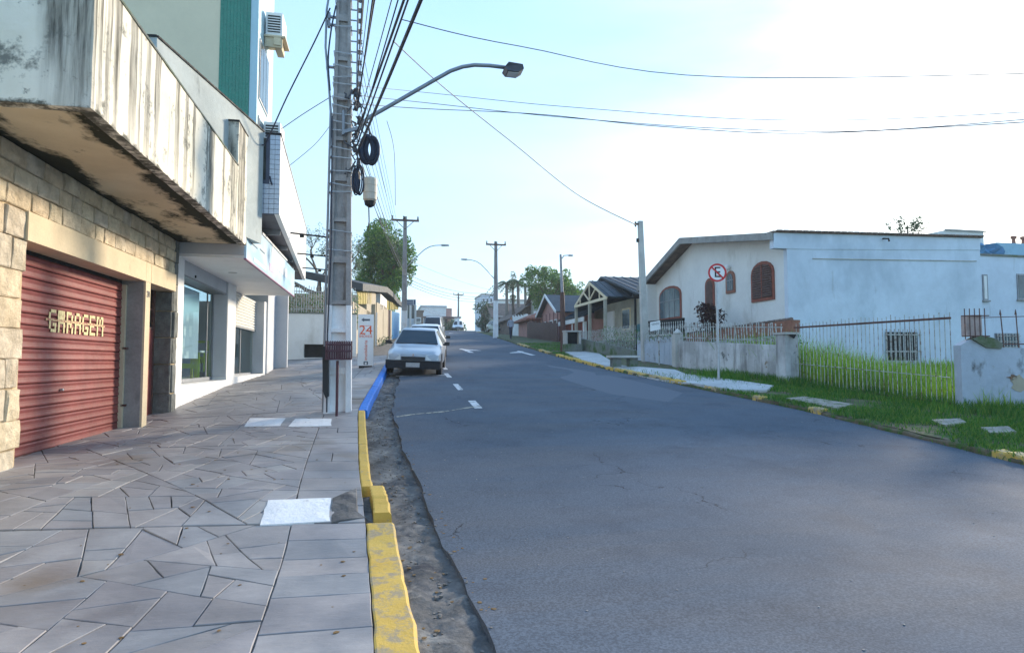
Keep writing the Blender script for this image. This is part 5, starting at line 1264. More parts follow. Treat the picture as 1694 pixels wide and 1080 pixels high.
def wall_patch(t, z, w, h, m, nm, seed):
    rr = random.Random(seed); P = []
    for k in range(14): an = 2*math.pi*k/14; q = rr.uniform(.45, 1.3); p = on_w(t+w*math.cos(an)*q, -.012); P.append((p.x, p.y, z+h*math.sin(an)*q))
    MB().prism(P, wn*.02).build(nm, m, cw)
wall_patch(1.08, 1.10, .24, .17, M['render_beige'], 'bare_render', 2); wall_patch(.90, 1.24, .10, .055, M['brick_dull'], 'exposed_brick', 3); wall_patch(1.35, .92, .17, .16, M['concrete_pale'], 'bare_render', 4); wall_patch(.6, .62, .2, .10, M['render_beige'], 'bare_render', 6)
bc = on_w(.25, .1); tb_ = thing('brick_stub', (bc.x, bc.y, 1.85), 'short pinkish column stub wrapped in bars on the end of the cracked wall', 'column')
MB().obox((bc.x, bc.y, 2.28), (.26, .26, .42), -.4).build('column', mat('faded_pink_render', (.48,.38,.36), .9, .3, 4, .3), tb_)
for k in range(5): p = on_w(.06+.09*k, -.06); MB().beam((p.x, p.y, 2.0), (p.x, p.y, 2.62), .012, .012).build('bar', M['rust_metal'], tb_)
p, q = on_w(0, -.06), on_w(.5, -.06); MB().beam((p.x, p.y, 2.47), (q.x, q.y, 2.47), .02, .02).beam((p.x, p.y, 2.06), (q.x, q.y, 2.06), .015, .02).build('rail', M['rust_metal'], tb_)
c = on_w(.42, .05); sb = MB().prism([(c.x-.28, c.y-.05, 2.0), (c.x-.1, c.y-.08, 2.08), (c.x+.12, c.y-.14, 2.02), (c.x+.28, c.y-.2, 1.9), (c.x+.24, c.y-.18, 1.8), (c.x-.05, c.y-.1, 1.84)], (.05, .22, 0)).build('fallen_slab', M['moss_wall']); tag(sb, 'dark mossy concrete lump lying on top of the cracked wall pillar', 'rubble')
sp = thing('spike_fence', tuple(on_w(2, .05)[:2])+(1.82,), 'thin rusty spikes with a wire above the cracked wall', 'fence')
for k in range(12):
    p = on_w(.78+k*.26, .06); l = (.0, .02, -.01)[k % 3]; MB().beam((p.x+.03, p.y, 1.83), (p.x+l-.02, p.y, 2.5), .014, .014).build('spike', M['rust_metal'], sp)
    MB().prism([(p.x+l-.045, p.y, 2.49), (p.x+l+.005, p.y, 2.49), (p.x+l-.02, p.y, 2.6)], (0, .012, 0)).build('spear_tip', M['rust_metal'], sp)
p, q = on_w(.4, .06), on_w(3.8, .06); MB().tube([(p.x, p.y, 2.44), (q.x, q.y, 2.5)], .008, 5).tube([(p.x, p.y, 1.86), on_w(.8, .06)+Vector((0,0,1.9)), (q.x, q.y, 1.9)], .012, 5).build('wire', M['rust_metal'], sp)

# further along: solid gate and mossy wall with railing
sg = thing('solid_gate', (10.3, 22.4, 1.3), 'closed pale blue sheet metal gate with rust stains in the garden wall', 'gate')
for k in range(8):
    ya, yb = 20.88+k*.39, 20.88+(k+1)*.39-.012; MB().prism([(fx(ya)+.03, ya, surf(fx(ya), ya)), (fx(yb)+.03, yb, surf(fx(yb), yb)), (fx(yb)+.03, yb, 2.45), (fx(ya)+.03, ya, 2.3)], (.03, 0, 0)).build('panel', M['wall_blue_dirty'], sg)
for k in range(26):
    y = 20.95+k*.12; MB().beam((fx(y)+.02, y, 2.25), (fx(y)+.02, y, 2.75), .016, .016).build('bar', M['white_bar'], sg)
mw = thing('mossy_wall', (10.1, 27, 1.7), 'mossy grey garden wall with bar railing before the porch house', 'wall')
seg_wall('wall_panel', 24.15, 31.0, 2.0, 2.75, .15, M['moss_wall'], mw)
for k in range(48):
    y = 24.2+k*.142; MB().beam((fx(y)+.05, y, 2.0), (fx(y)+.05, y, 3.05), .018, .018).build('bar', M['white_bar'], mw)
st = thing('stone_bench', (9.6, 24, 1.5), 'small stone bench ruin with slab top at the end of the pale driveway', 'bench')
q = on_ground(1040, 608); MB().box(q.x-.7, q.x+.35, q.y-.2, q.y+.3, q.z+.34, q.z+.42).build('slab', M['concrete_pale'], st); MB().box(q.x-.6, q.x-.3, q.y-.1, q.y+.2, q.z-.05, q.z+.338).build('block', M['moss_wall'], st); MB().box(q.x+.0, q.x+.3, q.y-.1, q.y+.2, q.z-.05, q.z+.338).build('block', M['moss_wall'], st)
hb = leaf_cloud('garden_shrubs', [((fx(y)+rr.uniform(.5, 1.2), y, surf(fx(y), y)+.75+.2*math.sin(y*2)), (.45, .4, .4)) for y in np.arange(16, 30, .5)], 420, .09, M['leaf_mid'], None, 33); tag(hb, 'low green garden plants growing behind the stained garden wall', 'shrubs', kind='stuff')
fs_ = at(1084, 540, 22.2); s_ = thing('notice_board', (10.05, 22.6, 1.4), 'small white notice board on a thin post before the dark veranda', 'sign')
a, b = onX(1076, 533, 9.95), onX(1093, 528, 9.95); ym = (a.y+b.y)/2
MB().prism([onY(1076, 533, ym), onY(1092, 530, ym), onY(1092, 545, ym), onY(1076, 548, ym)], (0, .03, 0)).build('board', M['sign_white'], s_)
pp = onY(1090, 545, ym); MB().beam((pp.x, ym+.02, surf(pp.x, ym)-.1), (pp.x, ym+.02, pp.z), .04, .04).build('post', M['white_bar'], s_)
cc = onY(1084, 536, ym); text('lettering', 'VENDE', .11, (cc.x, ym-.002, cc.z), (1, 0, .15), (0, 0, 1), M['grey_print'], s_, .9)

# ================================================================== RIGHT: white house with arched windows
HX, H0, H1 = 14.0, 19.6, 30.4
wh = thing('white_house', (17, 25, 1.4), 'white house with arched brown windows and long blue shaded side wall', 'house')
MB().prism([(HX, H0+.2, .8), (HX, H1, .8), (HX, H1, 5.55), (HX, 26.4, 6.92), (HX, H0+.2, 5.85)], (.2, 0, 0)).build('front_wall', M['plaster_white'], wh)
rough_slab(HX, 22.2, H0, H0+.2, .8, 5.98, 16, 1, 10, 'side_wall', M['plaster_shade_blue'], wh, .002, 5)
MB().prism([(13.48, H0-.02, 5.5), (14.6, H0-.02, 5.5), (22.2, H0-.02, 5.75), (22.2, H0-.02, 6.2), (13.48, H0-.02, 6.04)], (0, .25, 0)).build('parapet', M['plaster_shade_blue'], wh)
cp = MB().beam((13.42, H0+.1, 6.07), (22.3, H0+.1, 6.23), .34, .06).build('parapet_tiles', M['roof_brown'], wh)
for k in range(34): x = 13.55+k*.258; MB().beam((x, H0-.09, 6.10+.018*(x-13.4)), (x+.2, H0-.09, 6.10+.018*(x-13.2)), .1, .05).build('tile', M['roof_brown'], cp)
MB().tube([(15.0, H0-.02, 5.18), (22.0, H0-.02, 5.32)], .018, 6).build('pipe', M['concrete_pale'], wh)
MB().tube([(17.9, H0-.05, 6.0), (17.9, H0-.3, 5.95), (17.9, H0-.33, 5.85)], .03, 6).build('spout', M['dark'], wh)
rf = MB()
def slope(ya, za, yb, zb, x0, x1, th): return [(x0, ya, za), (x0, yb, zb), (x0, yb, zb+th), (x0, ya, za+th)]
rf.prism(slope(31.2, 5.30, 26.4, 6.96, 13.45, 22, .16), (8.6, 0, 0)).prism(slope(26.398, 6.965, H0+.24, 5.88, 13.45, 22, .16), (8.6, 0, 0)); rf.build('roof', M['roof_brown'], wh)
MB().prism(slope(31.25, 5.22, 26.4, 6.90, 0, 0, .26), (.0, 0, 0)) 
MB().prism([(13.35, 31.25, 5.2), (13.35, 26.4, 6.88), (13.35, 26.4, 7.16), (13.35, 31.25, 5.48)], (.09, 0, 0)).prism([(13.35, 26.398, 6.88), (13.35, H0-.02, 5.78), (13.35, H0-.02, 6.04), (13.35, 26.398, 7.16)], (.09, 0, 0)).build('fascia', M['concrete'], wh)
MB().box(13.45, 22, 30.2, 30.4, .8, 5.5).box(22, 22.2, 19.8, 30.4, .8, 6.0).build('rear_walls', M['plaster_white'], wh)
def arch_pts(y0, y1, z0, z1, rise, X, n=9):
    pts = [(X, y0, z0), (X, y1, z0)]; c = (y0+y1)/2; w = (y1-y0)/2
    for k in range(n): t = math.pi*k/(n-1); pts.append((X, c+w*math.cos(t), z1-rise+rise*math.sin(t)))
    return pts
def arch_window(px0, px1, py0, py1, rise, kind, lab=None, frame='red_wood'):
    a, b = onX(px0, (py0+py1)/2, HX), onX(px1, (py0+py1)/2, HX); zt = onX((px0+px1)/2, py0, HX).z; zb = onX((px0+px1)/2, py1, HX).z
    y1, y0 = a.y, b.y; w = MB().prism(arch_pts(y0, y1, zb, zt, rise, HX-.05), (.04, 0, 0)).build('window' if kind != 'door' else 'door', M[frame], wh)
    i = .11; 
    MB().prism(arch_pts(y0+i, y1-i, zb+i, zt-i, rise*.85, HX-.056), (-.006, 0, 0)).build('pane', M['pane'] if kind == 'glass' else M['brown_wood'], w)
    if kind == 'shutter':
        nn = int((zt-zb-2*i)/.085)
        for k in range(nn):
            z = zb+i+.03+k*.085; hw = (y1-y0)/2-i-.02; top_ = zt-i-rise*.85
            if z > top_: hw *= math.sqrt(max(0, 1-((z-top_)/(rise*.85+.01))**2))
            if hw > .1:
                c = (y0+y1)/2; MB().prism([(HX-.062, c-hw, z), (HX-.09, c-hw, z+.012), (HX-.062, c-hw, z+.06)], (0, hw-.02, 0)).build('slat', M['brown_wood'], w); MB().prism([(HX-.062, c+.02, z), (HX-.09, c+.02, z+.012), (HX-.062, c+.02, z+.06)], (0, hw-.02, 0)).build('slat', M['brown_wood'], w)
        MB().box(HX-.085, HX-.062, (y0+y1)/2-.018, (y0+y1)/2+.018, zb+i, zt-i).build('mullion', M['red_wood'], w)
    elif kind == 'glass':
        for q in (.28, .52, .76): MB().box(HX-.075, HX-.063, y0+(y1-y0)*q-.02, y0+(y1-y0)*q+.02, zb+i, zt-i-.1).build('mullion', M['metal_grey'], w)
        MB().box(HX-.078, HX-.063, y0+i, y1-i, zb+(zt-zb)*.55, zb+(zt-zb)*.55+.04).build('mullion', M['metal_grey'], w)
    return w
arch_window(1244, 1282, 432, 498, .45, 'shutter'); arch_window(1092, 1128, 473, 529, .45, 'glass'); arch_window(1202, 1217, 448, 485, .3, 'glass', None, 'terracotta'); arch_window(1168, 1183, 460, 520, .3, 'door')
a = onX(1206, 443, 13.95); wl = MB().rev((a.x-.08, a.y, a.z-.12), [(.02, 0), (.09, .08), (.1, .16), (.04, .26)], 10).box(a.x-.02, a.x+.05, a.y-.04, a.y+.04, a.z-.05, a.z+.05).build('wall_lamp', M['sign_white'], wh)
a, b = onX(1072, 535, 12.9), onX(1131, 528, 12.9)
vr = MB().beam((12.9, b.y, b.z), (12.9, a.y, a.z+.05), .1, .12).build('veranda_railing', M['dark'], wh)
for k in range(18): y = b.y+(a.y-b.y)*k/17; z = b.z+(a.z+.05-b.z)*k/17; MB().rev((12.9, y, z-.62), [(.03, 0), (.05, .15), (.02, .3), (.045, .45), (.03, .56)], 6).build('baluster', M['dark'], vr)
MB().box(12.8, 13.98, b.y, a.y, 1.2, b.z-.62).build('veranda_floor', M['moss_wall'], wh)
# tile topped garden stair wall in front of the facade
pts = [onX(1310, 529, 13.0), onX(1310, 551, 13.0), onX(1130, 568, 13.0), onX(1130, 554, 13.0)]
tc = MB().prism(pts, (.3, 0, 0)).build('tiled_parapet', M['terracotta'], wh)
for k in range(26):
    p = pts[0].lerp(pts[3], (k+.5)/26); q = pts[0].lerp(pts[3], (k+1.4)/26); MB().tube([p+Vector((.1, 0, .03)), q+Vector((.1, 0, .03))], [.07, .06], 6).build('tile', M['roof_brown'], tc)
MB().box(13.02, 13.28, 19.7, 27.2, .9, 2.1).build('retaining_wall', M['moss_wall'], wh)
p = onX(1187, 525, 13.2); rb = thing('red_shrub', (13.0, p.y, 1.6), 'dark red leaved shrub against the white house by the arched door', 'shrub')
leaf_cloud('crown', [((12.9+rr.uniform(-.2, .2), p.y+rr.gauss(0, .35), p.z+rr.uniform(-.5, .35)), .35) for _ in range(14)], 500, .15, M['leaf_red'], rb, 14)
MB().tube([(13.0, p.y, 1.4), (13.0, p.y, p.z)], .05, 6).build('stem', M['bark'], rb)
a, b = onY(1464, 549, H0), onY(1518, 596, H0)
bw = MB().box(a.x, b.x, H0-.03, H0-.004, b.z, a.z).build('window', M['dark'], wh)
for k in range(9): x = a.x-.06+(b.x-a.x+.12)*k/8; MB().box(x-.012, x+.012, H0-.11, H0-.09, b.z-.1, a.z+.1).build('bar', M['white_bar'], bw)
for k in (.3, .55, .75): MB().box(a.x+(b.x-a.x)*k-.03, a.x+(b.x-a.x)*k+.03, H0-.05, H0-.032, b.z, a.z).build('frame', M['metal_grey'], bw)
MB().box(a.x-.08, b.x+.08, H0-.13, H0-.11, a.z-.12, a.z-.08).box(a.x-.08, b.x+.08, H0-.13, H0-.11, b.z+.3, b.z+.34).build('rail', M['white_bar'], bw)

an = thing('white_annex', (28, 24, 1), 'flat roofed white two storey building at the far right behind the cracked wall', 'building')
AY = 22.0; tz_ = onY(1650, 424, AY).z
MB().box(21.5, 38, AY, AY+7, -.5, tz_).build('wall', M['plaster_shade_blue'], an); MB().box(21.4, 38.1, AY-.06, AY+7, tz_+.002, tz_+.08).build('coping', M['moss_wall'], an)
def rect_win(px0, px1, py0, py1, Y, par, m='pane', bars=0, name='window'):
    a, b = onY(px0, py0, Y), onY(px1, py1, Y); f = MB().box(a.x, b.x, Y-.04, Y-.004, b.z, a.z).build(name, M['metal_grey'], par)
    MB().box(a.x+.06, b.x-.06, Y-.05, Y-.041, b.z+.06, a.z-.06).build('pane', M[m], f); MB().box(a.x-.05, b.x+.05, Y-.1, Y-.003, b.z-.06, b.z-.004).build('sill', M['concrete'], f)
    for k in range(bars): x = a.x+(b.x-a.x)*(k+.5)/bars; MB().box(x-.015, x+.015, Y-.09, Y-.07, b.z, a.z).build('bar', M['white_bar'], f)
    for k in range(3 if bars else 0): z = b.z+(a.z-b.z)*(k+.5)/3; MB().box(a.x, b.x, Y-.105, Y-.092, z-.015, z+.015).build('rail', M['white_bar'], f)
    return f
rect_win(1624, 1634, 454, 497, AY, an, 'white_paint'); rect_win(1681, 1712, 453, 496, AY, an); rect_win(1645, 1686, 551, 579, AY, an, 'pane', 8)
rb_ = thing('rooftop_block', (28, 27, 5), 'plain white rooftop block behind the end of the blue side wall', 'building')
a, b = onY(1562, 381, 26), onY(1627, 381, 26); MB().prism([(a.x-1.6, 26, a.z-.35), (a.x, 26, a.z), (b.x, 26, a.z), (b.x, 26, 2), (a.x-1.6, 26, 2)], (0, 2.5, 0)).build('block', M['plaster_white'], rb_)
MB().box(a.x, b.x+.1, 25.9, 26.0, a.z-.0, a.z+.06).build('coping', M['concrete_pale'], rb_)
a = onY(1648, 401, 27); ru = thing('rooftop_parapet', (33, 28, 5), 'light blue rooftop wall with small reddish pipes at the far right', 'building')
MB().box(a.x, 44, 27, 28.5, 2, a.z).build('wall', mat('light_blue_wall', (.28,.48,.60), .8, .15, 1, .1), ru)
for px in (1677, 1693): q = onY(px, 401, 27.2); MB().rev((q.x, 27.2, a.z), [(.1, 0), (.08, .25), (.14, .3), (.14, .42)], 8).build('pipe', M['terracotta'], ru)
a = onY(1624, 404, 25); tp_ = MB(); rr = random.Random(4); g = [[(a.x+i*.27, 25+.25*math.sin(i*1.7+j)+.1*j, a.z-.9+j*.24+rr.uniform(-.05, .05)+(.1 if i % 2 else 0)) for j in range(5)] for i in range(6)]
tp_.add([v for r_ in g for v in r_], [(i*5+j, i*5+5+j, i*5+6+j, i*5+1+j) for i in range(5) for j in range(4)]); o = tp_.build('tarpaulin', mat('blue_tarpaulin', (.06,.24,.42), .5, .3, 2, .2)); tag(o, 'crumpled bright blue tarpaulin on the annex roof', 'tarpaulin')
so = o.modifiers.new('thick', 'SOLIDIFY'); so.thickness = .03

# ================================================================== RIGHT: porch house
ph = thing('porch_house', (15, 36, 2.2), 'cream house with open timber truss porch gable and dark grey roof', 'house')
MB().box(14.4, 21, 32.2, 41, 1.5, 5.2).build('wall', M['cream_house'], ph)
def sheet_roof(name, par, corners, m, th=.1, ribs=0):
    a, b, c, d = [Vector(p) for p in corners]; n = (b-a).cross(d-a).normalized()*th
    o = MB().prism([a, b, c, d], n).build(name, m, par)
    for k in range(ribs): t = (k+.5)/ribs; MB().beam(a.lerp(b, t)+n*1.1, d.lerp(c, t)+n*1.1, .05, .05).build('roof_rib', m, o)
    return o
sheet_roof('roof', ph, [(13.6, 31.6, 5.05), (21.4, 31.6, 5.05), (21.4, 37.5, 6.75), (13.6, 37.5, 6.75)], M['roof_dark'], .12, 14)
sheet_roof('roof', ph, [(13.6, 37.51, 6.75), (21.4, 37.51, 6.75), (21.4, 43, 5.1), (13.6, 43, 5.1)], M['roof_dark'], .12)
gy0, gy1, gyp = 34.0, 39.6, 36.8
sheet_roof('porch_roof', ph, [(12.6, gy0-.2, 5.15), (15.8, gy0-.2, 5.15), (15.8, gyp, 6.4), (12.6, gyp, 6.4)], M['roof_dark'], .08, 8)
sheet_roof('porch_roof', ph, [(12.6, gyp+.01, 6.4), (15.8, gyp+.01, 6.4), (15.8, gy1+.2, 5.15), (12.6, gy1+.2, 5.15)], M['roof_dark'], .08)
tr = MB(); X = 12.62
tr.beam((X, gy0-.2, 5.12), (X, gyp, 6.36), .06, .16).beam((X, gyp, 6.36), (X, gy1+.2, 5.12), .06, .16).beam((X, gy0, 5.14), (X, gy1, 5.14), .08, .16)
tr.build('bargeboard', M['cream'], ph)
for p, q in (((gyp, 5.2), (gyp, 6.3)), ((gyp, 5.25), (gyp-1.1, 5.85)), ((gyp, 5.25), (gyp+1.1, 5.85)), ((gy0+1, 5.2), (gy0+1, 5.6)), ((gy1-1, 5.2), (gy1-1, 5.6))): MB().beam((X-.01, p[0], p[1]), (X-.01, q[0], q[1]), .06, .09).build('truss_strut', M['cream'], ph)
for y in (gy0+.1, gyp, gy1-.1): MB().box(X-.07, X+.09, y-.09, y+.09, 2.2, 5.06).build('porch_post', M['cream_house'], ph)
MB().box(12.5, 14.4, gy0-.3, gy1+.3, 1.6, 2.75).build('porch_floor', M['moss_wall'], ph)
dr = MB().box(14.34, 14.397, 37.2, 38.9, 2.75, 4.7).build('door', M['white_paint'], ph)
for k in range(8): MB().box(14.31, 14.338, 37.22+k*.21, 37.4+k*.21, 2.78, 4.68).build('plank', M['white_paint'], dr)
for y0, y1 in ((34.6, 35.9),):
    w = MB().box(14.34, 14.397, y0, y1, 3.4, 4.7).build('window', M['cream'], ph); MB().box(14.325, 14.338, y0+.1, y1-.1, 3.5, 4.6).build('pane', M['pane'], w)
w = MB().box(15.2, 17.2, 32.12, 32.197, 2.9, 4.6).build('window', M['plaster_grey'], ph); MB().box(15.3, 17.1, 32.10, 32.119, 3.0, 4.5).build('pane', M['plaster_shade_blue'], w)
MB().box(13.2, 21, 31.4, 31.6, 4.9, 5.1).box(13.3, 13.4, 31.45, 31.55, 2, 4.9).box(15, 15.1, 31.45, 31.55, 2, 4.9).build('carport_frame', M['dark'], ph)
wt = thing('water_drum', (14.0, 31.6, 2), 'blue green plastic drum beside the porch house', 'drum'); MB().rev((13.9, 31.7, 2.1), [(.34, 0), (.38, .1), (.38, 1.3), (.33, 1.45)], 16).build('drum', mat('teal_plastic', (.05,.17,.20), .5, .1, 3, 0), wt)

# pink house
pk = thing('pink_house', (15, 45, 2.9), 'pink house with pointed gable, long grey roof and red barred carport', 'house')
MB().prism([(13, 44.6, 2.4), (13, 49.8, 2.4), (13, 49.8, 5.3), (13, 47.3, 6.5), (13, 44.6, 5.3)], (6, 0, 0)).build('gable_wall', M['pink'], pk)
sheet_roof('gable_roof', pk, [(12.6, 44.2, 5.1), (17, 44.2, 5.1), (17, 47.3, 6.62), (12.6, 47.3, 6.62)], M['roof_dark']); sheet_roof('gable_roof', pk, [(12.6, 47.31, 6.62), (17, 47.31, 6.62), (17, 50.2, 5.1), (12.6, 50.2, 5.1)], M['roof_dark'])
MB().beam((12.58, 44.2, 5.14), (12.58, 47.3, 6.66), .05, .2).beam((12.58, 47.3, 6.66), (12.58, 50.2, 5.14), .05, .2).build('bargeboard', M['white_paint'], pk)
sheet_roof('roof', pk, [(12.9, 38.6, 4.45), (12.9, 44.58, 4.45), (17.0, 44.58, 6.3), (17.0, 38.6, 6.3)][::-1], M['roof_dark'], .1, 12)
MB().box(12.82, 12.88, 38.6, 44.58, 4.12, 4.4).build('fascia', M['white_paint'], pk)
MB().box(13.6, 17, 39, 44.5, 2.3, 4.3).build('inner_wall', M['pink'], pk)
for k in range(20): MB().box(12.92, 12.98, 39.2+k*.27, 39.34+k*.27, 2.6, 4.1).build('bar', M['red_wood'], pk)
for y in (38.8, 41.2, 43.6): MB().box(12.9, 13.1, y, y+.2, 2.3, 4.12).build('post', M['white_paint'], pk)
MB().box(13.55, 13.597, 40, 41.6, 2.6, 4.2).build('red_shutter', M['red_door'], pk)
for y0, y1 in ((45.2, 45.9), (46.4, 47.4), (48.2, 49.2)):
    w = MB().box(12.94, 12.997, y0, y1, 3.4, 4.7).build('window', M['white_paint'], pk); MB().box(12.92, 12.939, y0+.08, y1-.08, 3.48, 4.62).build('pane', M['brown_wood'], w)
bf = thing('brown_gate', (12.0, 46, 3), 'brown board gate and fence before the pink gabled house', 'gate')
for k in range(26): y = 41.8+k*.32; x = 12.0-(y-42)*.02; MB().box(x, x+.04, y, y+.29, surf(x, y)-.1, surf(x, y)+1.25+.05*(k % 3)).build('board', M['brown_wood'], bf)
for k in range(9): y = 42+k*.95; x = 12.03-(y-42)*.02; MB().box(x+.05, x+.09, y, y+.05, 3.0, 5.0).build('post', M['rust_metal'], bf)
mbx = thing('meter_box', (11.3, 36.5, 2.4), 'concrete meter box with dark opening on a rubble base', 'meter box')
q = on_ground(948, 583); mx_ = lambda a: q.x+a*.55
MB().box(mx_(-.7), mx_(-.5), q.y, q.y+.5, q.z+.42, q.z+1.0).box(mx_(.55), mx_(.75), q.y, q.y+.5, q.z+.42, q.z+1.0).box(mx_(-.75), mx_(.8), q.y-.05, q.y+.55, q.z+1.002, q.z+1.08).build('frame', M['concrete_pale'], mbx)
MB().box(mx_(-.499), mx_(.549), q.y+.25, q.y+.49, q.z+.42, q.z+1.0).build('opening', M['dark'], mbx); MB().box(mx_(-.75), mx_(.8), q.y-.06, q.y+.56, q.z-.2, q.z+.418).build('base', M['moss_wall'], mbx)

# porch with reddish hip roof and white gate
rh = thing('red_roof_porch', (13, 54, 3.5), 'small reddish hipped roof porch between pink house and white gate', 'porch')
c = Vector((14.2, 53, 6.2)); cs = [Vector(p) for p in ((11.9, 50.4, 5.1), (16, 50.4, 5.1), (16, 56, 5.1), (11.9, 56, 5.1))]
mb = MB(); mb.add(cs+[c]+[p-Vector((0,0,.15)) for p in cs], [(0,1,4),(1,2,4),(2,3,4),(3,0,4),(0,1,6,5),(1,2,7,6),(2,3,8,7),(3,0,5,8),(5,6,7,8)]); mb.build('roof', M['roof_red'], rh)
MB().box(12.4, 15.8, 50.7, 55.8, 3, 4.95).build('wall', M['pink'], rh)
sheet_roof('rear_roof', rh, [(13.6, 49.9, 5.2), (19, 49.9, 5.2), (19, 54, 7.0), (14.9, 54, 7.0)], M['roof_brown'])
wg = thing('white_gate', (12, 57, 3.8), 'white painted panel gate and side pillar at the verge beyond the brown fence', 'gate')
a, b, c = onY(848, 520, 57.5), onY(871, 524, 55.2), onY(885, 522, 52.0)
for k in range(5):
    p, q = a.lerp(b, k/5), a.lerp(b, (k+.94)/5); MB().prism([(p.x, p.y, surf(p.x, p.y)-.1), (q.x, q.y, surf(q.x, q.y)-.1), (q.x, q.y, b.z+.1), (p.x, p.y, b.z+.3)], (.0, .06, 0)).build('panel', M['white_paint'], wg)
MB().prism([(b.x, b.y, 3), (c.x, c.y, 3), (c.x, c.y, b.z+.1), (b.x, b.y, b.z+.1)], (.1, .1, 0)).build('side_wall', M['plaster_white'], wg)
MB().beam((b.x, b.y-.05, 3), (b.x, b.y-.05, b.z+.25), .2, .2).beam((c.x, c.y-.05, 3), (c.x, c.y-.05, b.z+.25), .2, .2).build('pillar', M['white_paint'], wg)

# brown roofed houses beyond the verge pole
def gable_house(name, label, x0, x1, y0, y1, zb, ze, zr, wall, roof, axis='x', wins=(), over=.4, cat='house'):
    t = thing(name, ((x0+x1)/2, y0, zb), label, cat); xm, ym = (x0+x1)/2, (y0+y1)/2
    if axis == 'x':           # ridge along x
        MB().prism([(x0, y0, zb), (x0, y1, zb), (x0, y1, ze), (x0, ym, zr), (x0, y0, ze)], (x1-x0, 0, 0)).build('wall', wall, t)
        sheet_roof('roof', t, [(x0-over, y0-over, ze-.15), (x1+over, y0-over, ze-.15), (x1+over, ym, zr+.08), (x0-over, ym, zr+.08)], roof, .12)
        sheet_roof('roof', t, [(x0-over, ym+.01, zr+.08), (x1+over, ym+.01, zr+.08), (x1+over, y1+over, ze-.15), (x0-over, y1+over, ze-.15)], roof, .12)
    else:
        MB().prism([(x0, y0, zb), (x1, y0, zb), (x1, y0, ze), (xm, y0, zr), (x0, y0, ze)], (0, y1-y0, 0)).build('wall', wall, t)
        sheet_roof('roof', t, [(x0-over, y0-over, ze-.15), (xm, y0-over, zr+.08), (xm, y1+over, zr+.08), (x0-over, y1+over, ze-.15)], roof, .12)
        sheet_roof('roof', t, [(xm+.01, y0-over, zr+.08), (x1+over, y0-over, ze-.15), (x1+over, y1+over, ze-.15), (xm+.01, y1+over, zr+.08)], roof, .12)
    for (a, b, c, d) in wins:
        w = MB().box(a, b, y0-.06, y0-.004, c, d).build('window', M['white_paint'], t); MB().box(a+.08, b-.08, y0-.07, y0-.061, c+.08, d-.08).build('pane', M['pane'], w)
    return t
gable_house('brown_roof_house', 'wide low house with big brown tiled roof behind the verge pole', 15.6, 21.6, 86, 95, 5, 7.6, 9.8, M['cream_house'], M['roof_brown'], 'x', ((16.2, 17.4, 6.8, 7.8), (18.4, 19.6, 6.8, 7.8)))
gable_house('brown_gable_house', 'brown gabled shed house just right of the verge pole', 14.6, 18.6, 68, 78, 4.4, 6.3, 7.9, M['roof_brown'], M['roof_brown'], 'y', ())
gable_house('dark_roof_house', 'dark roofed house behind the small reddish porch roof', 16.5, 23, 62, 70, 4, 7.2, 9.2, M['cream_house'], M['roof_brown'], 'x', ())
gable_house('dark_roof_house', 'long dark brown roof behind the grey roof of the pink house', 18, 28, 47, 55, 3, 6.3, 8.0, M['cream_house'], M['roof_brown'], 'x', ())
def block_house(name, label, px0, px1, pyt, Y, depth, m, zb=5.5, winrows=(), cat='building', roofm='concrete'):
    a, b = onY(px0, pyt, Y), onY(px1, pyt, Y); t = thing(name, ((a.x+b.x)/2, Y, zb), label, cat)
    MB().box(a.x, b.x, Y, Y+depth, zb, a.z).build('wall', M[m], t); MB().box(a.x-.15, b.x+.15, Y-.15, Y+depth, a.z+.002, a.z+.35).build('parapet', M[roofm], t)
    for (n, z0, z1) in winrows:
        w = (b.x-a.x)/n
        for k in range(n):
            f = MB().box(a.x+w*(k+.2), a.x+w*(k+.8), Y-.1, Y-.01, a.z-z1, a.z-z0).build('window', M['white_paint'], t); MB().box(a.x+w*(k+.26), a.x+w*(k+.74), Y-.12, Y-.101, a.z-z1+.15, a.z-z0-.15).build('pane', M['pane'], f)
    return t, a, b
block_house('far_white_block', 'pale multi storey block far behind the brown tiled roof', 797, 822, 488, 165, 12, 'plaster_shade_blue', 6, ((4, .8, 2.0), (4, 3, 4.2)))
block_house('far_long_building', 'long pale warm building behind the palm trunks', 826, 888, 497, 150, 14, 'plaster_white', 6, ((7, .9, 2.1), (7, 3.2, 4.4)))
bh, a, b = block_house('crest_building', 'white flat topped building with awning across the end of the road', 697, 738, 508, 128, 10, 'white_paint', 6.5, (), roofm='plaster_grey')
MB().box(b.x+.01, b.x+1.2, 128.2, 137, 6.5, a.z-.1).build('pink_side_wall', M['pink'], bh)
MB().box(a.x-.5, b.x+2.6, 124, 127.9, a.z-2.35, a.z-2.1).build('awning', M['purple_metal'], bh)
for k in range(5): x = a.x+.8+k*1.3; MB().box(x, x+.5, 127.85, 127.95, 7, a.z-2.4).build('door', M['dark'], bh)
MB().box(b.x+1.2, b.x+1.9, 124.1, 124.7, 6.5, a.z-2.36).build('post', M['white_paint'], bh); MB().box(a.x, a.x+.3, 124.1, 124.5, 6.5, a.z-2.36).build('post', M['white_paint'], bh)
block_house('crest_house', 'dark brown house at the left of the crest building', 683, 700, 516, 118, 8, 'roof_brown', 6.5, ((1, 1, 2),), roofm='roof_brown')
tl = tree('leafy_tree', 'low dark shrub line at the right of the crest building', 'shrub', (14.6, 118, 7.0), 0, .9, (2.2, 1, 1.0), 14, .8, 120, .35, M['leaf_dark'], seed=31, tr=.1)

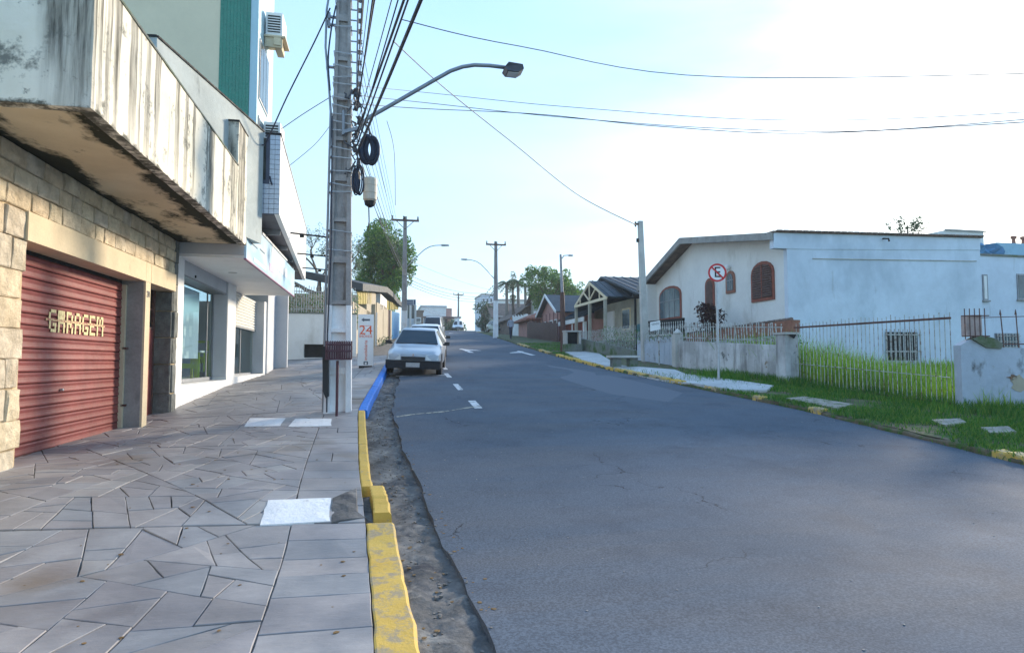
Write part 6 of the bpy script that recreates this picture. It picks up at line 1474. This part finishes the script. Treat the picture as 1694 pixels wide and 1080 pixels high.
# ================================================================== LEFT: walls and houses beyond the shop
LL = lambda y: -.9+.125*(y-30)
def lpt(px, py):     # where the photograph's ray meets that property line
    d = ray(px, py); t = (-.9-.125*30)/(d.x-.125*d.y); return EYE+d*t
lw = thing('yard_wall', (-.6, 31, 2), 'beige rendered yard wall with stepped top and white pipe beside the totem sign', 'wall')
def lpanel(name, px0, px1, t0, t1, m, par, th=.2, bot=None):
    a, b = lpt(px0, t0), lpt(px1, t1); za, zb_ = (surf(a.x, a.y)-.2, surf(b.x, b.y)-.2) if bot is None else (lpt(px0, bot[0]).z, lpt(px1, bot[1]).z)
    return MB().prism([(a.x, a.y, za), (b.x, b.y, zb_), (b.x, b.y, b.z), (a.x, a.y, a.z)], (-th, th*.12, 0)).build(name, M[m], par)
lpanel('wall_panel', 583, 620, 498, 521, 'render_beige', lw); lpanel('wall_panel', 623.5, 634, 500, 505, 'render_beige', lw, .25); a = lpt(622, 520); MB().box(a.x-.08, a.x+.08, a.y-.1, a.y+.1, 1.8, a.z+.1).build('pillar', M['white_paint'], lw)
lh = thing('yellow_slat_house', (0, 37, 2.3), 'beige house with curved dark roof edge, yellow slats and a blue door', 'house')
lpanel('gable_wall', 607, 622, 478, 486, 'render_beige', lh, .3, (520, 523)); lpanel('gable_wall', 629.5, 640, 486, 496, 'white_paint', lh, .3, (512, 512))
lpanel('garage_wall', 634.5, 642, 504, 512, 'render_beige', lh, .15); lpanel('garage_door', 642.5, 646.5, 513, 514, 'brown_wood', lh, .05); lpanel('garage_wall', 647, 648.2, 513, 514, 'cream', lh, .2)
gbl = lpanel('blue_door', 648.6, 661, 515, 518, 'blue_gate', lh, .06)
for k in range(9): px = 592+k*2.6; lpanel('slat', px, px+1.6, 482, 483, 'yellow_slat', lh, .04, (503, 503))
for k in range(8): px = 641+k*2.4; lpanel('slat', px, px+1.5, 497+k, 497.6+k, 'yellow_slat', lh, .04, (512, 513))
P = [lpt(px, py) for px, py in ((591,476),(606,477),(622,479),(634,480),(643,487),(651,497),(661,506))]
mb = MB()
for p, q in zip(P, P[1:]): mb.prism([p+Vector((.25,0,-.14)), q+Vector((.25,0,-.14)), q+Vector((.25,0,.2)), p+Vector((.25,0,.2))], (-2.6, 0, .5))
mb.build('roof', M['roof_dark'], lh)
MB().box(-4, LL(40)-.5, 34.5, 46, 2.2, 4.6).build('inner_wall', M['render_beige'], lh)
wd_ = leaf_cloud('weeds', [((LL(y)+.25, y, surf(LL(y), y)+.15), (.25, .5, .3)) for y in (36, 37, 38, 39.5, 41)], 300, .12, M['leaf_dark'], None, 41); tag(wd_, 'dark green weeds growing at the foot of the beige garage wall', 'weeds', kind='stuff')
cb = thing('column_building', (2.2, 60, 4), 'narrow dark glazed shopfront with white columns behind the left hand pole', 'building')
a, b = onY(671.5, 503, 56), onY(688, 503, 56)
MB().box(a.x, b.x, 56.1, 62, 3.5, a.z).build('wall', M['pane'], cb)
for px in (672.5, 679, 687): p = onY(px, 505, 56); MB().box(p.x-.09, p.x+.09, 55.8, 56.05, 3.4, p.z).build('column', M['white_paint'], cb)
MB().box(a.x, b.x, 55.9, 56.04, 3.4, onY(680, 527, 56).z).build('lower_panel', M['plaster_shade_blue'], cb)
sg_ = thing('street_sign', (2, 54, 4), 'white and blue board sign above the parked cars', 'sign')
a, b = onY(669, 495, 54), onY(688, 504.5, 54); MB().box(a.x, b.x, 54, 54.1, b.z, a.z).build('board', M['sign_white'], sg_)
bl = mat('sign_blue', (.05,.10,.22), .4, .05, 3, 0)
for k in range(3): z = a.z-.08-(a.z-b.z)*k*.31; MB().box(a.x+.17, a.x+.72, 53.985, 53.999, z-.1, z).build('lettering', bl, sg_)
MB().box(b.x-.18, b.x-.04, 53.985, 53.999, b.z+.03, a.z-.03).build('emblem', bl, sg_); MB().box(a.x+.05, a.x+.1, 54.02, 54.08, 3.3, b.z).build('post', M['galv'], sg_); MB().box(b.x-.1, b.x-.05, 54.02, 54.08, 3.3, b.z).build('post', M['galv'], sg_)

# ================================================================== CARS
def car(name, label, x, y, yaw, paint, hatch=True, L=4.05, Wd=1.66, Hh=1.38, roll=0, hood=.82, van=False, boxy=0, loc_z=None):
    t = thing(name, (x, y, surf(x, y) if loc_z is None else loc_z), label, 'car')
    dz = (rz(y+2)-rz(y-2))/4; t.rotation_euler = (math.atan(dz)*1.0, roll, yaw)
    w = Wd/2; h2 = L/2
    # (y, half width, sill z, belt z, top z, top half width): nose is at -y
    st = [(-h2, w*.80, .34, .52, .60, w*.70), (-h2+.06, w*.93, .24, .60, .68, w*.80), (-h2+.35, w*.985, .20, .68, hood-.06, w*.84), (-h2+.85, w, .20, .74, hood, w*.86), (-h2+1.15, w, .20, .80, hood+.07, w*.86),
          (-h2+1.85, w, .20, .86, Hh-.05, w*.66), (-h2+2.3, w, .20, .88, Hh, w*.68), (-h2+3.0, w, .20, .90, Hh-.02, w*.68)]
    if hatch: st += [(h2-.62, w, .20, .92, Hh-.08, w*.66), (h2-.10, w*.95, .24, .90, .98, w*.78), (h2, w*.9, .32, .60, .72, w*.80)]
    else: st += [(h2-1.25, w, .20, .92, Hh-.10, w*.64), (h2-.72, w, .20, .90, .98, w*.80), (h2-.05, w*.95, .26, .84, .92, w*.80), (h2, w*.88, .34, .60, .70, w*.8)]
    if van: st = [(-h2, w*.85, .3, .6, .75, w*.75), (-h2+.1, w*.97, .22, .75, .85, w*.85), (-h2+.55, w, .2, .9, 1.0, w*.86), (-h2+1.2, w, .2, .95, Hh-.04, w*.76), (-h2+1.6, w, .2, .95, Hh, w*.78), (h2-.3, w, .2, .95, Hh, w*.78), (h2, w*.96, .25, .9, Hh-.1, w*.76)]
    ring = []
    for (yy, ww, zs_, zb_, zt_, tw__) in st:
        ring.append([(-ww*.86, yy, zs_), (-ww*.98, yy, zs_+.10), (-ww, yy, (zs_+zb_)/2+.04), (-ww*.965, yy, zb_), (-tw__, yy, zt_-.035), (-tw__*.86, yy, zt_), (0, yy, zt_+.015), (tw__*.86, yy, zt_), (tw__, yy, zt_-.035), (ww*.965, yy, zb_), (ww, yy, (zs_+zb_)/2+.04), (ww*.98, yy, zs_+.10), (ww*.86, yy, zs_)])
    K = 13; body, gl_f, gl_s = MB(), MB(), MB(); body.v = [v for r_ in ring for v in r_]
    cowl = 2 if van else 4; rear = len(st)-(2 if van else 3)
    win = MB(); side = MB()
    def inner(q, k=.08):
        c = sum((Vector(p) for p in q), Vector())/4; n = (Vector(q[1])-Vector(q[0])).cross(Vector(q[3])-Vector(q[0])).normalized()
        if n.dot(c-Vector((0, 0, .7))) < 0: n = -n
        return [Vector(p)+(c-Vector(p))*k+n*.006 for p in q]
    for i in range(len(st)-1):
        for k in range(K):
            a, b = i*K+k, i*K+(k+1) % K; body.f.append((a, b, b+K, a+K)); body.m.append(0)
    body.f += [tuple(range(K)), tuple((len(st)-1)*K+k for k in range(K))]; body.m += [0, 0]
    bo_ = body.build('body', M[paint], t, smooth=True, local=True); bo_.data.set_sharp_from_angle(angle=R(38))
    r0, r1 = ring[cowl], ring[cowl+1]
    ws = [(r0[4][0]+.05, r0[4][1]+.03, r0[4][2]+.03), (r0[8][0]-.05, r0[8][1]+.03, r0[8][2]+.03), (r1[8][0]-.03, r1[8][1]-.05, r1[8][2]-.02), (r1[4][0]+.03, r1[4][1]-.05, r1[4][2]-.02)]
    n = Vector((0, -.75, .75)).normalized(); MB().prism([Vector(p)+n*.05 for p in ws], -n*.03).build('windscreen', M['car_glass'], t, local=True)
    rr0, rr1 = ring[rear], ring[rear+1]
    MB().prism([Vector(p)+Vector((0, .02, .05)) for p in [(rr0[4][0]+.05, rr0[4][1]+.03, rr0[4][2]-.03), (rr0[8][0]-.05, rr0[8][1]+.03, rr0[8][2]-.03), (rr1[8][0]-.08, rr1[8][1], rr1[8][2]+.03), (rr1[4][0]+.08, rr1[4][1], rr1[4][2]+.03)]], (0, -.01, -.02)).build('rear_window', M['car_glass'], t, local=True)
    for i in range(cowl+(0 if not van else 1), rear):
        if not van and i == cowl: continue
        for a, b in ((3, 4), (8, 9)):
            q = inner([ring[i][a], ring[i+1][a], ring[i+1][b], ring[i][b]], .1); MB().add(q, [(0, 1, 2, 3)]).build('side_window', M['car_glass'], t, local=True)
    s_ = h2
    MB().prism([(-w*.97, -s_-.05, .22), (w*.97, -s_-.05, .22), (w*.97, -s_-.07, .46), (-w*.97, -s_-.07, .46)], (0, .14, 0)).box(-w*.99, -w*.9, -s_+.05, -s_+.5, .24, .46).box(w*.9, w*.99, -s_+.05, -s_+.5, .24, .46).build('front_bumper', M['black_plastic'], t, local=True)
    MB().prism([(-w*.42, -s_-.02, .47), (w*.42, -s_-.02, .47), (w*.44, -s_+.01, .625), (-w*.44, -s_+.01, .625)], (0, .06, 0)).build('grille', M['black_plastic'], t, local=True)
    for sx in (-1, 1):
        MB().prism([(sx*w*.46, -s_-.025, .475), (sx*w*.90, -s_+.03, .48), (sx*w*.90, -s_+.07, .63), (sx*w*.47, -s_+.005, .635)], (0, .08, 0)).build('headlight', M['lens'], t, local=True)
        mi = MB().prism([(sx*(w+.02), -s_+1.42, .86), (sx*(w+.19), -s_+1.42, .87), (sx*(w+.19), -s_+1.42, .98), (sx*(w+.02), -s_+1.42, .98)], (0, .08, 0)).box(*(sorted((sx*(w-.03), sx*(w+.03)))), -s_+1.43, -s_+1.48, .87, .92).build('mirror', M['black_plastic'], t, local=True)
        for yy in (-s_+.72, s_-.72):
            wl = MB().rev((sx*(w-.17), yy, .285), [(.20, 0), (.285, .02), (.29, .09), (.285, .15), (.2, .165)] if sx > 0 else [(.2, 0), (.285, -.02), (.29, -.09), (.285, -.15), (.2, -.165)], 20, 'x').build('wheel', M['rubber'], t, local=True)
            MB().rev((sx*(w-.02), yy, .285), [(.18, -.01), (.18, .015), (.12, .02), (.03, .03)] if sx > 0 else [(.18, .01), (.18, -.015), (.12, -.02), (.03, -.03)], 16, 'x').build('rim', M['chrome'], wl, local=True)
            MB().rev((sx*(w-.02), yy, .31), [(.345, -.01), (.345, .022)] if sx > 0 else [(.345, .01), (.345, -.022)], 20, 'x').build('wheel_arch', M['black_plastic'], t, local=True)
        MB().box(*(sorted((sx*w*.70, sx*w*.92))), s_-.03, s_+.03, .62, .80).build('tail_light', M['sign_red'], t, local=True)
    p_ = MB().box(-.2, .2, -s_-.09, -s_-.072, .27, .40).build('licence_plate', M['galv'], t, local=True)
    MB().box(-.028, .028, -s_-.03, -s_+.0, .60, .66).build('badge', M['chrome'], t, local=True)
    MB().tube([(-w*.05, -s_+1.12, hood+.10), (w*.45, -s_+1.22, hood+.14)], .01, 5).build('wiper', M['black_plastic'], t, local=True)
    return t
car('parked_car', 'pale silver hatchback with black bumper parked nose first at the blue kerb', 1.30, 21.0, R(-8), 'paint_silver', True, 4.05, 1.64, 1.38, R(2.0))
car('parked_car', 'white sedan parked right behind the silver hatchback', 1.98, 27.0, R(-7), 'paint_white', False, 4.3, 1.70, 1.44, 0)
car('parked_car', 'silver van parked far up the left side of the street', 5.2, 60.5, R(-10), 'paint_silver', False, 4.3, 1.78, 1.75, 0, .9, True)
car('parked_car', 'white car standing near the crest on the right', 12.3, 99, R(-8), 'paint_white', True, 4.2, 1.75, 1.55, 0)
car('parked_car', 'dark green car half hidden behind the verge shrubs', 14.6, 78, R(10), 'paint_green', True, 4.0, 1.65, 1.42, 0)

# ================================================================== PERSON
p0 = on_ground(845, 561); pn = thing('person', (p0.x, p0.y, p0.z), 'person in a pale grey top and dark trousers walking along the right verge', 'person')
J = {'pelvis': (0, 0, .92), 'chest': (0, .01, 1.28), 'neck': (0, 0, 1.46), 'head': (0, -.02, 1.60), 'top': (0, -.01, 1.70),
     'sl': (-.19, 0, 1.40), 'el': (-.25, .06, 1.12), 'hl': (-.24, -.08, .90), 'sr': (.19, 0, 1.40), 'er': (.25, .04, 1.12), 'hr': (.25, .14, .90),
     'kl': (-.10, -.10, .50), 'al': (-.10, -.16, .08), 'fl': (-.10, -.32, .04), 'kr': (.10, .06, .50), 'ar': (.10, .20, .10), 'fr': (.10, .06, .04)}
RD = {'pelvis': .15, 'chest': .15, 'neck': .055, 'head': .095, 'top': .07, 'sl': .06, 'el': .043, 'hl': .035, 'sr': .06, 'er': .043, 'hr': .035, 'kl': .07, 'al': .045, 'fl': .035, 'kr': .07, 'ar': .045, 'fr': .035}
E = [('pelvis','chest'),('chest','neck'),('neck','head'),('head','top'),('chest','sl'),('sl','el'),('el','hl'),('chest','sr'),('sr','er'),('er','hr'),('pelvis','kl'),('kl','al'),('al','fl'),('pelvis','kr'),('kr','ar'),('ar','fr')]
ks = list(J); me = bpy.data.meshes.new('body'); me.from_pydata([J[k] for k in ks], [(ks.index(a), ks.index(b)) for a, b in E], [])
bo = bpy.data.objects.new('body', me); COL.objects.link(bo); sk = bo.modifiers.new('skin', 'SKIN'); ss = bo.modifiers.new('sub', 'SUBSURF'); ss.levels = ss.render_levels = 2
for v, k in zip(me.skin_vertices[0].data, ks): v.radius = (RD[k]*(1.15 if k in ('chest', 'pelvis') else 1), RD[k]*(.75 if k in ('chest', 'pelvis') else 1)); v.use_root = k == 'pelvis'
dg = bpy.context.evaluated_depsgraph_get(); bm_ = bpy.data.meshes.new_from_object(bo.evaluated_get(dg)); bo.modifiers.clear(); bo.data = bm_
for m_ in ('shirt', 'trousers', 'skin', 'hair'): bm_.materials.append(M[m_])
for f in bm_.polygons:
    c = f.center; f.use_smooth = True
    f.material_index = 3 if (c.z > 1.64 or (c.z > 1.55 and c.y > .0)) else 2 if c.z > 1.47 or (c.z < .98 and abs(c.x) > .2) else 0 if c.z > .93 else 1
bo.parent = pn; pn.rotation_euler = (0, 0, R(15))

# ------------------------------------------------------------------ litter and grit
def chips(name, pts, s0, s1, m, label, cat, flat=.5, seed=1):
    rr = random.Random(seed); mb = MB()
    for x, y, z in pts:
        r_ = rr.uniform(s0, s1); a = rr.uniform(0, 6.28); P = []
        for k in range(5): t = a+k*1.257; q = rr.uniform(.6, 1.2)*r_; P.append((x+q*math.cos(t), y+q*math.sin(t), z-.002))
        mb.prism(P, (rr.uniform(-.3, .3)*r_, rr.uniform(-.3, .3)*r_, r_*flat))
    o = mb.build(name, m); return tag(o, label, cat, kind='stuff')
rr = random.Random(17); P = []
for _ in range(700):
    y = 2.5+17*rr.random()**1.6; a, b = XL(y)+kerbw(y), Aw(y); x = a+(b-a)*min(1.05, abs(rr.gauss(.55, .3))); P.append((x, y, rz(y)-.045 if x < b else rz(y)))
chips('gutter_grit', P, .005, .016, mat('grey_grit', (.24,.22,.20), .9, .5, 30, .2), 'grit and small stones lying in the basalt gutter', 'grit', .8, 2)
P = []
for _ in range(420):
    y = 2.5+14*rr.random()**1.3
    if rr.random() < .6: a, b = XL(y)+kerbw(y), Aw(y); x = rr.uniform(a, b+.15); z = rz(y)-.035 if x < b else rz(y)+.002
    else: x = rr.uniform(-3.7, XL(y)-.05); z = surf(x, y)+.005
    P.append((x, y, z))
chips('fallen_leaves', P, .006, .02, mat('dry_leaf', (.22,.13,.05), .8, .5, 20, .1), 'dry leaf scraps scattered over gutter and pavement', 'leaves', .15, 5)
P = []
for _ in range(500):
    y = rr.uniform(3, 22); x = rr.uniform(Aw(y)+.05, XR(y)); P.append((x, y, rz(y)+.001))
chips('road_grit', P, .003, .009, mat('pale_grit', (.30,.29,.28), .9, .3, 30, .1), 'sparse pale grit on the asphalt', 'grit', .7, 6)

# ------------------------------------------------------------------ air
hz = MB().box(-640, 740, -70, 940, -24, 26).build('haze', M['dark']); tag(hz, kind='stuff')
hm = bpy.data.materials.new('air'); hm.use_nodes = True; hm.node_tree.nodes.clear()
ho = hm.node_tree.nodes.new('ShaderNodeOutputMaterial'); hv = hm.node_tree.nodes.new('ShaderNodeVolumePrincipled')
hv.inputs['Color'].default_value = (.86, .95, 1, 1); hv.inputs['Density'].default_value = .0008; hv.inputs['Anisotropy'].default_value = .2
hm.node_tree.links.new(hv.outputs[0], ho.inputs['Volume']); hz.data.materials.clear(); hz.data.materials.append(hm)
